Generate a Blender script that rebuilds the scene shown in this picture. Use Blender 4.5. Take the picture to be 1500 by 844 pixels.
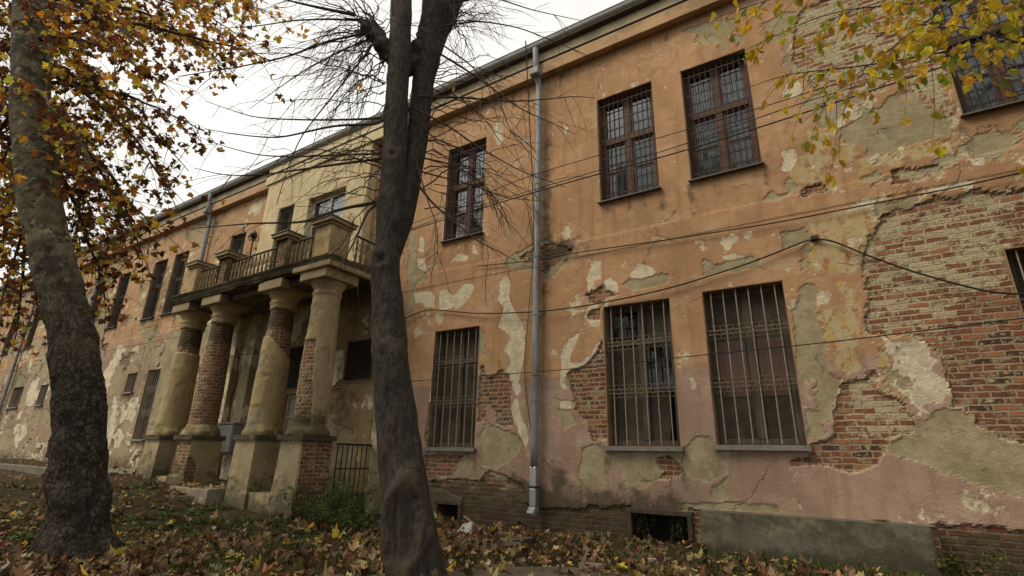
import bpy, math, random
import numpy as np
from mathutils import Vector, Matrix
random.seed(7)
rng = np.random.default_rng(7)
scene = bpy.context.scene
for o in list(bpy.data.objects):
    bpy.data.objects.remove(o)
COL = scene.collection
rad = math.radians

# ------------------------------------------------------------------ camera
F, YAW, PITCH, ROLL = 748.872, rad(-32.66678), rad(18.29885), rad(1.30398)
CAM = np.array([0.0, -8.0, 0.9])
def cam_axes():
    cy, sy, cp, sp = math.cos(YAW), math.sin(YAW), math.cos(PITCH), math.sin(PITCH)
    f = np.array([sy*cp, cy*cp, sp]); r = np.array([cy, -sy, 0]); u = np.cross(r, f)
    c, s = math.cos(ROLL), math.sin(ROLL)
    return c*r+s*u, -s*r+c*u, f
RX, UX, FX = cam_axes()
FH = np.array([FX[0], FX[1], 0]); FH /= np.linalg.norm(FH)
cam = bpy.data.objects.new('camera', bpy.data.cameras.new('camera'))
COL.objects.link(cam)
cam.data.sensor_width = 36
cam.data.lens = 36*F/1500
cam.data.clip_start = 0.05
cam.data.clip_end = 2000
cam.matrix_world = Matrix(((RX[0], UX[0], -FX[0], CAM[0]), (RX[1], UX[1], -FX[1], CAM[1]),
                           (RX[2], UX[2], -FX[2], CAM[2]), (0, 0, 0, 1)))
scene.camera = cam
# ------------------------------------------------------------------ light
SUN_EL, SUN_AZ = rad(50), rad(-140)         # azimuth of the bright part of the cloud cover (from +Y, towards -X)
world = bpy.data.worlds.new('World'); scene.world = world; world.use_nodes = True
wn = world.node_tree; wn.nodes.clear()
sky = wn.nodes.new('ShaderNodeTexSky'); sky.sky_type = 'NISHITA'; sky.sun_disc = False
sky.sun_elevation = SUN_EL; sky.sun_rotation = -SUN_AZ if False else SUN_AZ % (2*math.pi)
sky.air_density = 1.0; sky.dust_density = 5.0; sky.ozone_density = 1.0
bw = wn.nodes.new('ShaderNodeHueSaturation'); bw.inputs['Saturation'].default_value = 0.12
tint = wn.nodes.new('ShaderNodeMix'); tint.data_type = 'RGBA'; tint.blend_type = 'MIX'
tint.inputs[0].default_value = 0.75
cl = wn.nodes.new('ShaderNodeTexNoise'); cl.inputs['Scale'].default_value = 2.2; cl.inputs['Detail'].default_value = 5     # even cloud deck over the sky model
tcw = wn.nodes.new('ShaderNodeTexCoord'); clm = wn.nodes.new('ShaderNodeMapRange'); clm.inputs[1].default_value = .35; clm.inputs[2].default_value = .65
cmix = wn.nodes.new('ShaderNodeMix'); cmix.data_type = 'RGBA'; cmix.inputs[6].default_value = (6.8, 6.55, 6.15, 1); cmix.inputs[7].default_value = (10.4, 10.1, 9.5, 1)
wn.links.new(tcw.outputs['Generated'], cl.inputs['Vector']); wn.links.new(cl.outputs[0], clm.inputs[0]); wn.links.new(clm.outputs[0], cmix.inputs[0]); wn.links.new(cmix.outputs[2], tint.inputs[7])
bg = wn.nodes.new('ShaderNodeBackground'); bg.inputs[1].default_value = 0.092
wo = wn.nodes.new('ShaderNodeOutputWorld')
wn.links.new(sky.outputs[0], bw.inputs['Color']); wn.links.new(bw.outputs[0], tint.inputs[6])
wn.links.new(tint.outputs[2], bg.inputs[0]); wn.links.new(bg.outputs[0], wo.inputs[0])
sun = bpy.data.objects.new('sun', bpy.data.lights.new('sun', 'SUN')); COL.objects.link(sun)
sun.data.energy = 1.5; sun.data.angle = rad(28); sun.data.color = (1.0, 0.86, 0.64)
sd = Vector((math.sin(SUN_AZ)*math.cos(SUN_EL), math.cos(SUN_AZ)*math.cos(SUN_EL), math.sin(SUN_EL)))
sun.rotation_euler = sd.to_track_quat('Z', 'Y').to_euler()
scene.view_settings.view_transform = 'Standard'
scene.view_settings.look = 'None'
scene.view_settings.gamma = 1.0
scene.view_settings.exposure = 0.62
scene.render.engine = 'CYCLES'

# ------------------------------------------------------------------ measuring helpers: where a sight line meets a plane of the place
def ray(px, py): return FX*F + RX*(px-750) + UX*(422-py)
def at(px, py, y=0.0):
    d = ray(px, py); return CAM + d*((y-CAM[1])/d[1])
def wx(px, py, y=0.0):
    p = at(px, py, y); return (p[0], p[2])
def far(px, py, dist):
    d = ray(px, py); return CAM + d*(dist/(d@FH))

# ------------------------------------------------------------------ noise
def _h(ix, iy, iz, seed):
    with np.errstate(over='ignore'):
        n = (ix.astype(np.uint32)*np.uint32(374761393) + iy.astype(np.uint32)*np.uint32(668265263)
             + iz.astype(np.uint32)*np.uint32(2147483647) + np.uint32((seed*2654435761) & 0xffffffff))
        n = (n ^ (n >> np.uint32(13)))*np.uint32(1274126177)
        n = n ^ (n >> np.uint32(16))
    return n.astype(np.float64)/4294967295.0
def vnoise(x, y, z=None, seed=0):
    x = np.asarray(x, float); y = np.asarray(y, float); z = np.zeros_like(x) if z is None else np.asarray(z, float)
    x, y, z = np.broadcast_arrays(x, y, z)
    i, j, k = np.floor(x), np.floor(y), np.floor(z)
    fx, fy, fz = x-i, y-j, z-k
    i, j, k = i.astype(np.int64), j.astype(np.int64), k.astype(np.int64)
    fx, fy, fz = fx*fx*(3-2*fx), fy*fy*(3-2*fy), fz*fz*(3-2*fz)
    r = 0
    for a in (0, 1):
        for b in (0, 1):
            for c in (0, 1):
                r = r + _h(i+a, j+b, k+c, seed)*(fx if a else 1-fx)*(fy if b else 1-fy)*(fz if c else 1-fz)
    return r
def fbm(x, y, z=None, seed=0, oct=4, gain=.5):
    s = 0; a = 1.0; t = 0; m = 1.0
    for o in range(oct):
        s = s + a*vnoise(x*m, y*m, None if z is None else z*m, seed+o*17); t += a; a *= gain; m *= 2.03
    return s/t - .5
def sst(a, b, x):
    t = np.clip((x-a)/(b-a), 0, 1); return t*t*(3-2*t)
def sdf_poly(px, py, poly):
    """signed distance, positive inside"""
    poly = np.asarray(poly, float); n = len(poly)
    d2 = np.full(px.shape, 1e9); inside = np.zeros(px.shape, bool)
    for i in range(n):
        a = poly[i]; b = poly[(i+1) % n]; e = b-a
        wx_ = px-a[0]; wy_ = py-a[1]
        t = np.clip((wx_*e[0]+wy_*e[1])/(e@e+1e-12), 0, 1)
        d2 = np.minimum(d2, (wx_-e[0]*t)**2+(wy_-e[1]*t)**2)
        c = ((a[1] > py) != (b[1] > py)) & (px < (b[0]-a[0])*(py-a[1])/(b[1]-a[1]+1e-12)+a[0])
        inside ^= c
    d = np.sqrt(d2); return np.where(inside, d, -d)

# ------------------------------------------------------------------ object helpers
def thing(name, label, cat, loc=(0, 0, 0), group=None):
    o = bpy.data.objects.new(name, None); COL.objects.link(o)
    o.location = tuple(float(v) for v in loc); o.empty_display_size = .2
    o['label'] = label; o['category'] = cat
    if group: o['group'] = group
    return o
def tag(o, label=None, cat=None, group=None, kind=None):
    if label: o['label'] = label
    if cat: o['category'] = cat
    if group: o['group'] = group
    if kind: o['kind'] = kind
    return o
def wloc(o):
    v = Vector((0, 0, 0))
    while o is not None:
        v += o.location; o = o.parent
    return v
def link(name, me, mat, parent=None, local=False):
    o = bpy.data.objects.new(name, me); COL.objects.link(o)
    if mat is not None and len(me.materials) == 0: me.materials.append(mat)
    if parent is not None:
        o.parent = parent
        if not local: o.location = -wloc(parent)
    return o
def rebase(o):
    """put a one-mesh thing's origin at the foot of its own shape"""
    me = o.data; n = len(me.vertices); co = np.empty(n*3, np.float32); me.vertices.foreach_get('co', co); co = co.reshape(-1, 3)
    c = np.array([(co[:, 0].min()+co[:, 0].max())/2, (co[:, 1].min()+co[:, 1].max())/2, co[:, 2].min()])
    co -= c; me.vertices.foreach_set('co', co.ravel()); me.update(); o.location = tuple(float(v) for v in c)
    return o
class MB:
    def __init__(s): s.v = []; s.f = []; s.n = 0
    def add(s, vs, fs):
        s.v.extend([tuple(map(float, p)) for p in vs]); s.f.extend([tuple(i+s.n for i in f) for f in fs]); s.n += len(vs); return s
    def box(s, x0, x1, y0, y1, z0, z1):
        s.add([(x0, y0, z0), (x1, y0, z0), (x1, y1, z0), (x0, y1, z0), (x0, y0, z1), (x1, y0, z1), (x1, y1, z1), (x0, y1, z1)],
              [(0, 3, 2, 1), (4, 5, 6, 7), (0, 1, 5, 4), (1, 2, 6, 5), (2, 3, 7, 6), (3, 0, 4, 7)]); return s
    def tube(s, pts, rr, n=8, cap=True):
        pts = np.asarray(pts, float); m = len(pts)
        rr = np.full(m, rr) if np.isscalar(rr) else np.asarray(rr, float)
        t = np.gradient(pts, axis=0); t /= np.linalg.norm(t, axis=1)[:, None]+1e-12
        up = np.array([0, 0, 1.]) if abs(t[0][2]) < .9 else np.array([1., 0, 0])
        a = np.cross(t[0], up); a /= np.linalg.norm(a)
        vs = []
        for i in range(m):
            a = a-t[i]*(a@t[i]); a /= np.linalg.norm(a)+1e-12; b = np.cross(t[i], a)
            for k in range(n):
                q = 2*math.pi*k/n; vs.append(pts[i]+rr[i]*(a*math.cos(q)+b*math.sin(q)))
        fs = [(i*n+k, i*n+(k+1) % n, (i+1)*n+(k+1) % n, (i+1)*n+k) for i in range(m-1) for k in range(n)]
        if cap: fs += [tuple(range(n-1, -1, -1)), tuple((m-1)*n+k for k in range(n))]
        return s.add(vs, fs)
    def extrude_x(s, prof, x0, x1):
        """closed profile in (y,z) swept along x"""
        n = len(prof)
        vs = [(x0, y, z) for y, z in prof]+[(x1, y, z) for y, z in prof]
        fs = [(i, (i+1) % n, n+(i+1) % n, n+i) for i in range(n)]+[tuple(range(n-1, -1, -1)), tuple(range(n, 2*n))]
        return s.add(vs, fs)
    def lathe(s, prof, cx, cy, n=32):
        vs = [(cx+r*math.cos(2*math.pi*k/n), cy+r*math.sin(2*math.pi*k/n), z) for r, z in prof for k in range(n)]; m = len(prof)
        fs = [(i*n+k, i*n+(k+1) % n, (i+1)*n+(k+1) % n, (i+1)*n+k) for i in range(m-1) for k in range(n)]
        fs += [tuple(range(n-1, -1, -1)), tuple((m-1)*n+k for k in range(n))]
        return s.add(vs, fs)
    def build(s, name, mat, parent=None, smooth=False, bevel=0, local=False):
        me = bpy.data.meshes.new(name); me.from_pydata(s.v, [], s.f); me.update()
        if smooth: me.polygons.foreach_set('use_smooth', [True]*len(me.polygons))
        o = link(name, me, mat, parent, local)
        if bevel:
            m = o.modifiers.new('bevel', 'BEVEL'); m.width = bevel; m.segments = 2; m.limit_method = 'ANGLE'
        return o
def np_mesh(name, V, Q, attrs=None, uv=None, smooth=True):
    me = bpy.data.meshes.new(name); V = np.asarray(V, np.float32); Q = np.asarray(Q, np.int32); k = Q.shape[1]
    me.vertices.add(len(V)); me.vertices.foreach_set('co', V.ravel())
    me.loops.add(Q.size); me.loops.foreach_set('vertex_index', Q.ravel())
    me.polygons.add(len(Q)); me.polygons.foreach_set('loop_start', np.arange(len(Q), dtype=np.int32)*k)
    me.polygons.foreach_set('loop_total', np.full(len(Q), k, np.int32))
    me.polygons.foreach_set('use_smooth', np.full(len(Q), smooth, bool))
    me.update(calc_edges=True)
    for n, a in (attrs or {}).items():
        a = np.asarray(a, np.float32)
        if a.ndim == 2:
            at_ = me.attributes.new(n, 'FLOAT_COLOR', 'POINT'); c = np.ones((len(V), 4), np.float32); c[:, :3] = a; at_.data.foreach_set('color', c.ravel())
        else:
            at_ = me.attributes.new(n, 'FLOAT', 'POINT'); at_.data.foreach_set('value', a)
    if uv is not None:
        l = me.uv_layers.new(name='UVMap'); l.data.foreach_set('uv', np.asarray(uv, np.float32)[Q.ravel()].ravel())
    return me

# ------------------------------------------------------------------ node helper
class NT:
    def __init__(s, name):
        s.m = bpy.data.materials.new(name); s.m.use_nodes = True; s.t = s.m.node_tree; s.t.nodes.clear()
    def n(s, ty, **kw):
        nd = s.t.nodes.new(ty)
        for k, v in kw.items(): setattr(nd, k, v)
        return nd
    def put(s, sock, v):
        if hasattr(v, 'is_output') or isinstance(v, bpy.types.NodeSocket): s.t.links.new(v, sock)
        elif isinstance(v, (tuple, list)) and len(v) == 3 and sock.type == 'RGBA': sock.default_value = (*v, 1)
        else: sock.default_value = v
    def math(s, op, a, b=0.0, c=None, clamp=False):
        nd = s.n('ShaderNodeMath', operation=op, use_clamp=clamp); s.put(nd.inputs[0], a); s.put(nd.inputs[1], b)
        if c is not None: s.put(nd.inputs[2], c)
        return nd.outputs[0]
    def mix(s, f, a, b, mode='MIX'):
        nd = s.n('ShaderNodeMix', data_type='RGBA', blend_type=mode); s.put(nd.inputs[0], f); s.put(nd.inputs[6], a); s.put(nd.inputs[7], b); return nd.outputs[2]
    def noise(s, vec, scale, detail=4, rough=.55, dist=0):
        nd = s.n('ShaderNodeTexNoise'); s.put(nd.inputs['Vector'], vec); nd.inputs['Scale'].default_value = scale
        nd.inputs['Detail'].default_value = detail; nd.inputs['Roughness'].default_value = rough; nd.inputs['Distortion'].default_value = dist
        return nd.outputs[0]
    def step(s, x, a, b):
        nd = s.n('ShaderNodeMapRange', interpolation_type='SMOOTHSTEP'); s.put(nd.inputs[0], x); nd.inputs[1].default_value = a; nd.inputs[2].default_value = b; return nd.outputs[0]
    def attr(s, name, col=False):
        nd = s.n('ShaderNodeAttribute', attribute_name=name); return nd.outputs['Color' if col else 'Fac']
    def mapv(s, vec, sc): 
        nd = s.n('ShaderNodeMapping'); s.put(nd.inputs[0], vec); nd.inputs['Scale'].default_value = sc; return nd.outputs[0]
    def coord(s, o='Object'): return s.n('ShaderNodeTexCoord').outputs[o]
    def bump(s, h, dist=1.0, strength=1.0):
        nd = s.n('ShaderNodeBump'); s.put(nd.inputs['Height'], h); nd.inputs['Distance'].default_value = dist; nd.inputs['Strength'].default_value = strength; return nd.outputs[0]
    def finish(s, color, rough=.85, normal=None, metal=0.0, spec=.3):
        b = s.n('ShaderNodeBsdfPrincipled'); s.put(b.inputs['Base Color'], color); s.put(b.inputs['Roughness'], rough); s.put(b.inputs['Metallic'], metal)
        b.inputs['Specular IOR Level'].default_value = spec
        if normal is not None: s.put(b.inputs['Normal'], normal)
        o = s.n('ShaderNodeOutputMaterial'); s.t.links.new(b.outputs[0], o.inputs[0]); return s.m
def mat_rough(name, c1, c2, scale=6, rough=.85, bump=.004, metal=0.0, spec=.3, stretch=(1, 1, 1), fine=60, c3=None):
    t = NT(name); v = t.mapv(t.coord(), stretch)
    a = t.noise(v, scale, 6, .65); b = t.noise(v, fine, 3)
    c = t.mix(t.step(a, .33, .68), c1, c2)
    if c3: c = t.mix(t.step(t.noise(v, scale*.45, 5, .6), .52, .62), c, c3)
    c = t.mix(t.math('MULTIPLY', t.step(b, .35, .75), .35), c, tuple(x*.55 for x in c2))
    h = t.math('ADD', t.math('MULTIPLY', a, bump*2), t.math('MULTIPLY', b, bump))
    return t.finish(c, rough, t.bump(h), metal, spec)

# ------------------------------------------------------------------ materials
def mat_facade():
    t = NT('weathered_plaster'); uv = t.coord('UV')
    e = t.math('MULTIPLY', t.math('SUBTRACT', t.noise(uv, 20, 6, .7), .5), .085)
    def mask(nm, k=1.0, w=.005): return t.step(t.math('ADD', t.attr(nm), t.math('MULTIPLY', e, k)), -w, w)
    mP, mM, mB, mO, mD = mask('pale'), mask('mortar'), mask('brick'), mask('ochre', 2, .02), t.attr('damp')
    big = t.noise(uv, .9, 5, .6); mid = t.noise(uv, 4.5, 6, .65); fine = t.noise(uv, 38, 5, .6); grit = t.noise(uv, 160, 2)
    streak = t.noise(t.mapv(uv, (7, .7, 1)), 1.0, 5, .6)
    # paint
    col = t.attr('col', True)
    p = t.mix(t.step(big, .38, .62), col, t.mix(1.0, col, (.80, .76, .74), 'MULTIPLY'))
    p = t.mix(t.math('MULTIPLY', t.step(mid, .44, .66), .65), p, t.mix(1.0, col, (.74, .70, .66), 'MULTIPLY'))
    p = t.mix(t.math('MULTIPLY', t.step(streak, .48, .68), .60), p, t.mix(1.0, col, (.60, .57, .52), 'MULTIPLY'))
    p = t.mix(t.math('MULTIPLY', t.step(fine, .56, .72), .35), p, t.mix(1.0, col, (1.18, 1.14, 1.10), 'MULTIPLY'))
    p = t.mix(t.math('MULTIPLY', t.step(t.noise(uv, 1.7, 7, .7), .55, .68), .55), p, t.mix(1.0, col, (.55, .56, .54), 'MULTIPLY'))
    p = t.mix(t.math('MULTIPLY', t.step(t.noise(uv, .55, 8, .72), .47, .62), .5), p, t.mix(1.0, col, (.70, .72, .70), 'MULTIPLY')); p = t.mix(t.math('MULTIPLY', t.step(t.noise(t.mapv(uv, (1, 1.6, 1)), 1.15, 8, .74), .52, .66), .6), p, t.mix(.6, col, (.50, .42, .28)))
    spots = t.math('MULTIPLY', t.step(t.noise(uv, 13, 6, .7), .66, .72), .55)
    p = t.mix(spots, p, (.42, .35, .24))
    # ochre streaked old paint
    oc = t.mix(t.step(t.noise(t.mapv(uv, (9, 2.2, 1)), 1, 6, .7), .36, .58), (.44, .30, .11), (.44, .365, .22))
    oc = t.mix(t.step(t.noise(t.mapv(uv, (5, 3, 1)), 1.3, 6, .7), .52, .60), oc, (.34, .17, .085))
    oc = t.mix(t.step(t.noise(uv, 5.5, 6, .7), .60, .66), oc, (.20, .175, .12))
    # pale undercoat
    pc = t.mix(t.step(mid, .40, .60), (.62, .54, .38), (.47, .41, .29))
    pc = t.mix(t.step(t.noise(uv, 16, 6, .7), .54, .64), pc, (.74, .68, .54))
    pc = t.mix(t.math('MULTIPLY', t.step(fine, .58, .70), .6), pc, (.33, .28, .20))
    # mortar render
    mc = t.mix(t.step(mid, .36, .64), (.285, .235, .135), (.37, .315, .20))
    mc = t.mix(t.step(big, .52, .66), mc, (.235, .20, .12))
    mc = t.mix(t.math('MULTIPLY', t.step(fine, .52, .70), .5), mc, (.16, .13, .08))
    mc = t.mix(t.math('MULTIPLY', t.step(t.noise(uv, 10, 7, .75), .57, .63), .7), mc, (.45, .385, .26)); mc = t.mix(t.math('MULTIPLY', t.step(t.noise(uv, 3.2, 7, .75), .56, .62), .5), mc, (.19, .155, .095))
    mc = t.mix(t.math('MULTIPLY', t.step(grit, .62, .75), .35), mc, (.48, .44, .34))
    # brick
    wob = t.n('ShaderNodeVectorMath', operation='ADD')
    nz = t.n('ShaderNodeTexNoise'); t.put(nz.inputs['Vector'], uv); nz.inputs['Scale'].default_value = 5; nz.inputs['Detail'].default_value = 6; nz.inputs['Roughness'].default_value = .62
    nzs = t.n('ShaderNodeVectorMath', operation='MULTIPLY_ADD'); t.put(nzs.inputs[0], nz.outputs['Color']); nzs.inputs[1].default_value = (.060, .050, 0); nzs.inputs[2].default_value = (-.030, -.025, 0)
    t.put(wob.inputs[0], uv); t.put(wob.inputs[1], nzs.outputs[0])
    br = t.n('ShaderNodeTexBrick'); t.put(br.inputs['Vector'], wob.outputs[0])
    br.inputs['Color1'].default_value = (.225, .078, .045, 1); br.inputs['Color2'].default_value = (.10, .045, .031, 1); br.inputs['Mortar'].default_value = (.33, .27, .175, 1)
    br.inputs['Scale'].default_value = 1.0; br.inputs['Mortar Size'].default_value = .013; br.inputs['Mortar Smooth'].default_value = .45
    br.inputs['Bias'].default_value = -.1; br.inputs['Brick Width'].default_value = .225; br.inputs['Row Height'].default_value = .076
    bc = t.mix(t.math('MULTIPLY', t.step(t.noise(uv, 30, 5, .7), .48, .66), .6), br.outputs['Color'], (.14, .06, .04))
    bc = t.mix(t.math('MULTIPLY', t.step(t.noise(uv, 6, 9, .8), .505, .57), .85), bc, t.mix(t.step(fine, .38, .62), (.36, .29, .18), (.24, .19, .115)))
    br2 = t.n('ShaderNodeTexBrick'); t.put(br2.inputs['Vector'], wob.outputs[0])      # which bricks lost their whitewash
    br2.inputs['Color1'].default_value = (0, 0, 0, 1); br2.inputs['Color2'].default_value = (1, 1, 1, 1); br2.inputs['Mortar'].default_value = (.75, .75, .75, 1)
    br2.inputs['Scale'].default_value = 1.0; br2.inputs['Mortar Size'].default_value = .012; br2.inputs['Brick Width'].default_value = .225; br2.inputs['Row Height'].default_value = .076
    wsh = t.math('ADD', t.math('MULTIPLY', br2.outputs['Color'], .36), t.math('MULTIPLY', t.noise(uv, 13, 7, .78), .95))
    wsh = t.math('ADD', wsh, t.math('MULTIPLY', t.attr('wash'), .10))
    wm = t.step(wsh, .725, .80)
    bc = t.mix(t.step(br2.outputs['Color'], .86, .88), bc, (.055, .036, .027)) if False else bc
    rb = t.n('ShaderNodeSeparateColor'); t.put(rb.inputs[0], br2.outputs['Color']); rv = rb.outputs[0]; isb = t.math('SUBTRACT', 1.0, br.outputs['Fac'])
    bc = t.mix(t.math('MULTIPLY', t.math('MULTIPLY', t.step(rv, .84, .86), isb), .8), bc, (.055, .036, .027)); bc = t.mix(t.math('MULTIPLY', t.math('MULTIPLY', t.step(rv, .14, .12), isb), .7), bc, (.33, .155, .085))
    bc = t.mix(wm, bc, t.mix(t.step(fine, .4, .62), (.46, .395, .25), (.33, .275, .17)))
    # layering
    c = t.mix(mO, p, oc); c = t.mix(mP, c, pc); c = t.mix(mM, c, mc); c = t.mix(mB, c, bc)
    rim = t.math('MULTIPLY', t.math('SUBTRACT', t.step(t.math('ADD', t.attr('brick'), t.math('MULTIPLY', e, 1.3)), -.030, -.020), mB), t.step(t.noise(uv, 6, 5, .7), .42, .55))
    c = t.mix(t.math('MULTIPLY', rim, .55), c, t.mix(t.step(fine, .4, .6), (.52, .45, .32), (.33, .275, .185)))     # broken section of the plaster
    dirt = t.math('MULTIPLY', t.step(mD, .02, .30), t.step(t.math('MULTIPLY_ADD', mD, .42, t.noise(uv, 4.5, 7, .72)), .52, .84))
    c = t.mix(t.math('MULTIPLY', dirt, .82), c, t.mix(t.step(mid, .4, .6), (.035, .030, .022), (.055, .052, .028)))
    # cracks
    wv = t.n('ShaderNodeVectorMath', operation='ADD'); nz2 = t.n('ShaderNodeTexNoise'); t.put(nz2.inputs['Vector'], uv); nz2.inputs['Scale'].default_value = 3; nz2.inputs['Detail'].default_value = 5
    nz2s = t.n('ShaderNodeVectorMath', operation='SCALE'); t.put(nz2s.inputs[0], nz2.outputs['Color']); nz2s.inputs['Scale'].default_value = .5
    t.put(wv.inputs[0], uv); t.put(wv.inputs[1], nz2s.outputs[0])
    vo = t.n('ShaderNodeTexVoronoi', feature='DISTANCE_TO_EDGE'); t.put(vo.inputs['Vector'], wv.outputs[0]); vo.inputs['Scale'].default_value = 1.1
    ck = t.math('SUBTRACT', 1.0, t.step(vo.outputs[0], .002, .010))
    ck = t.math('MULTIPLY', ck, t.step(t.noise(uv, .8, 4, .6), .53, .60)); ck = t.math('MULTIPLY', ck, t.math('SUBTRACT', 1.0, mB))
    c = t.mix(t.math('MULTIPLY', ck, .6), c, (.07, .05, .035))
    # relief
    h = t.math('MULTIPLY', mP, -.004); h = t.math('MULTIPLY_ADD', mM, -.006, h); h = t.math('MULTIPLY_ADD', mB, -.012, h)
    bj = t.math('MULTIPLY', t.math('MULTIPLY', br.outputs['Fac'], mB), t.math('SUBTRACT', 1.0, t.math('MULTIPLY', wm, .5)))
    h = t.math('MULTIPLY_ADD', bj, -.010, h)
    h = t.math('MULTIPLY_ADD', mid, .016, h); h = t.math('MULTIPLY_ADD', fine, .007, h); h = t.math('MULTIPLY_ADD', grit, .0022, h)
    h = t.math('MULTIPLY_ADD', t.math('MULTIPLY', t.noise(uv, 24, 5, .7), t.math('MAXIMUM', mB, mP)), .010, h)
    h = t.math('MULTIPLY_ADD', ck, -.008, h)
    return t.finish(c, .92, t.bump(h), 0, .15)
FACADE = mat_facade()
def mat_leaf(name, trans=.3, rough=.55):
    t = NT(name); c = t.attr('col', True); v = t.coord()
    c = t.mix(t.math('MULTIPLY', t.step(t.noise(v, 45, 4, .6), .42, .68), .5), c, t.mix(1.0, c, (.55, .45, .4), 'MULTIPLY'))
    b = t.n('ShaderNodeBsdfPrincipled'); t.put(b.inputs['Base Color'], c); b.inputs['Roughness'].default_value = rough; b.inputs['Specular IOR Level'].default_value = .25
    tr = t.n('ShaderNodeBsdfTranslucent'); t.put(tr.inputs[0], c); mx = t.n('ShaderNodeMixShader'); mx.inputs[0].default_value = trans
    t.t.links.new(b.outputs[0], mx.inputs[1]); t.t.links.new(tr.outputs[0], mx.inputs[2])
    o = t.n('ShaderNodeOutputMaterial'); t.t.links.new(mx.outputs[0], o.inputs[0]); return t.m
LEAF = mat_leaf('autumn_leaf', .52); DRYLEAF = mat_leaf('dry_leaf', .12, .7); GREENLEAF = mat_leaf('green_leaf', .25)
def mat_glass():
    t = NT('window_glass'); f = t.n('ShaderNodeFresnel'); f.inputs[0].default_value = 1.5
    tr = t.n('ShaderNodeBsdfTransparent'); tr.inputs[0].default_value = (.80, .82, .82, 1); g = t.n('ShaderNodeBsdfGlossy'); g.inputs['Roughness'].default_value = .04
    t.put(g.inputs['Normal'], t.bump(t.noise(t.coord(), 3, 2), .002))
    mx = t.n('ShaderNodeMixShader'); t.put(mx.inputs[0], t.math('MULTIPLY', f.outputs[0], .8)); t.t.links.new(tr.outputs[0], mx.inputs[1]); t.t.links.new(g.outputs[0], mx.inputs[2])
    o = t.n('ShaderNodeOutputMaterial'); t.t.links.new(mx.outputs[0], o.inputs[0]); return t.m
GLASS = mat_glass()
def mat_curtain():
    t = NT('pale_curtain'); v = t.coord(); w = t.noise(t.mapv(v, (14, 1, .6)), 1.5, 3)
    return t.finish(t.mix(w, (.30, .31, .33), (.62, .63, .65)), .9, t.bump(w, .05))
CURTAIN = mat_curtain()
WOOD_BROWN = mat_rough('brown_painted_wood', (.070, .030, .018), (.125, .058, .034), 5, .6, .002, stretch=(4, 4, .6))
WOOD_GREY = mat_rough('weathered_grey_wood', (.055, .046, .035), (.115, .097, .07), 5, .85, .004, stretch=(5, 5, .5))
WOOD_WHITE = mat_rough('flaking_white_wood', (.55, .53, .46), (.66, .64, .57), 5, .7, .003, stretch=(4, 4, .7), c3=(.28, .24, .18))
GRIMY = mat_rough('grimy_window_sheet', (.038, .032, .024), (.080, .067, .049), 2.2, .75, .002, spec=.10, c3=(.075, .064, .047))
GRIMY_PINK = mat_rough('faded_pink_sheet', (.085, .050, .040), (.115, .07, .055), 2.2, .5, .002)
IRON = mat_rough('dark_iron', (.025, .022, .02), (.055, .04, .03), 14, .6, .001, .3)
IRON_RUST = mat_rough('dull_painted_iron', (.36, .31, .24), (.25, .19, .13), 18, .6, .001, .2)
SCROLL = mat_rough('dark_rusty_iron', (.20, .165, .12), (.12, .09, .06), 18, .6, .001, .2)
GALV = mat_rough('galvanized_steel', (.19, .205, .225), (.27, .285, .305), 9, .6, .002, .15, .4, stretch=(1, 1, .25), c3=(.17, .145, .115))
GALV_NEW = mat_rough('new_galvanized_steel', (.52, .54, .56), (.62, .64, .66), 9, .28, .0005, .85, .5, stretch=(1, 1, .3))
GUTTER = mat_rough('grey_gutter_metal', (.36, .37, .355), (.46, .47, .45), 7, .5, .001, .3)
SILLM = mat_rough('sill_sheet_metal', (.17, .155, .135), (.25, .235, .21), 7, .55, .001, .3)
SILLD = mat_rough('dark_sill_sheet', (.085, .07, .055), (.14, .12, .095), 7, .6, .001)
VOID = mat_rough('painted_darkness', (.012, .010, .008), (.02, .017, .013), 3, .9, .001)  # near black colour stands in for the darkness inside openings
ROOFM = mat_rough('roof_sheet', (.12, .09, .07), (.17, .13, .10), 3, .8, .003)
STONE = mat_rough('mossy_stone', (.16, .135, .09), (.085, .075, .05), 5, .9, .010, c3=(.05, .055, .022))
STONE_LIGHT = mat_rough('worn_stone', (.30, .265, .20), (.19, .165, .12), 5, .9, .005)
CONCRETE = mat_rough('grey_green_concrete', (.105, .105, .078), (.062, .064, .048), 2.6, .9, .004, c3=(.14, .135, .10))
TIN_CAP = mat_rough('cap_flashing', (.13, .115, .09), (.20, .17, .13), 6, .7, .003)
LOUVRE = mat_rough('dark_louvre_metal', (.055, .045, .032), (.085, .07, .05), 8, .6, .001)
RUBBER = mat_rough('black_cable_sheath', (.012, .012, .012), (.02, .02, .02), 20, .6, .0005)

# ------------------------------------------------------------------ ground
def gz(x, y):
    x = np.asarray(x, float); y = np.asarray(y, float)
    r = .52*sst(0, 1, (-8.4-x)/6.6)*(.45+.55*sst(-6.5, -3.0, y)) + .12*sst(0, 1, (-15-x)/14)
    r = r - .26*sst(-14.9, -16.2, x)*sst(-1.95, -2.15, y)
    n = .11*fbm(x*.9, y*.9, seed=3) + .05*fbm(x*3, y*3, seed=5)
    heap = .10*np.exp(-((x+4.9)/.9)**2-((y+2.6)/.9)**2) + .09*np.exp(-((x+6.3)/.6)**2-((y+.8)/.5)**2)
    return -.27 + r + n + heap
def axis(lo, hi, a, b, st, far_):
    mid = list(np.arange(a, b+st/2, st)); left = [lo, lo*.6, lo*.3]; 
    l = [v for v in np.linspace(lo, a, 9)**1.0][:-1]; h = [v for v in np.linspace(b, hi, 9)][1:]
    return np.array(l+mid+h)
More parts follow.
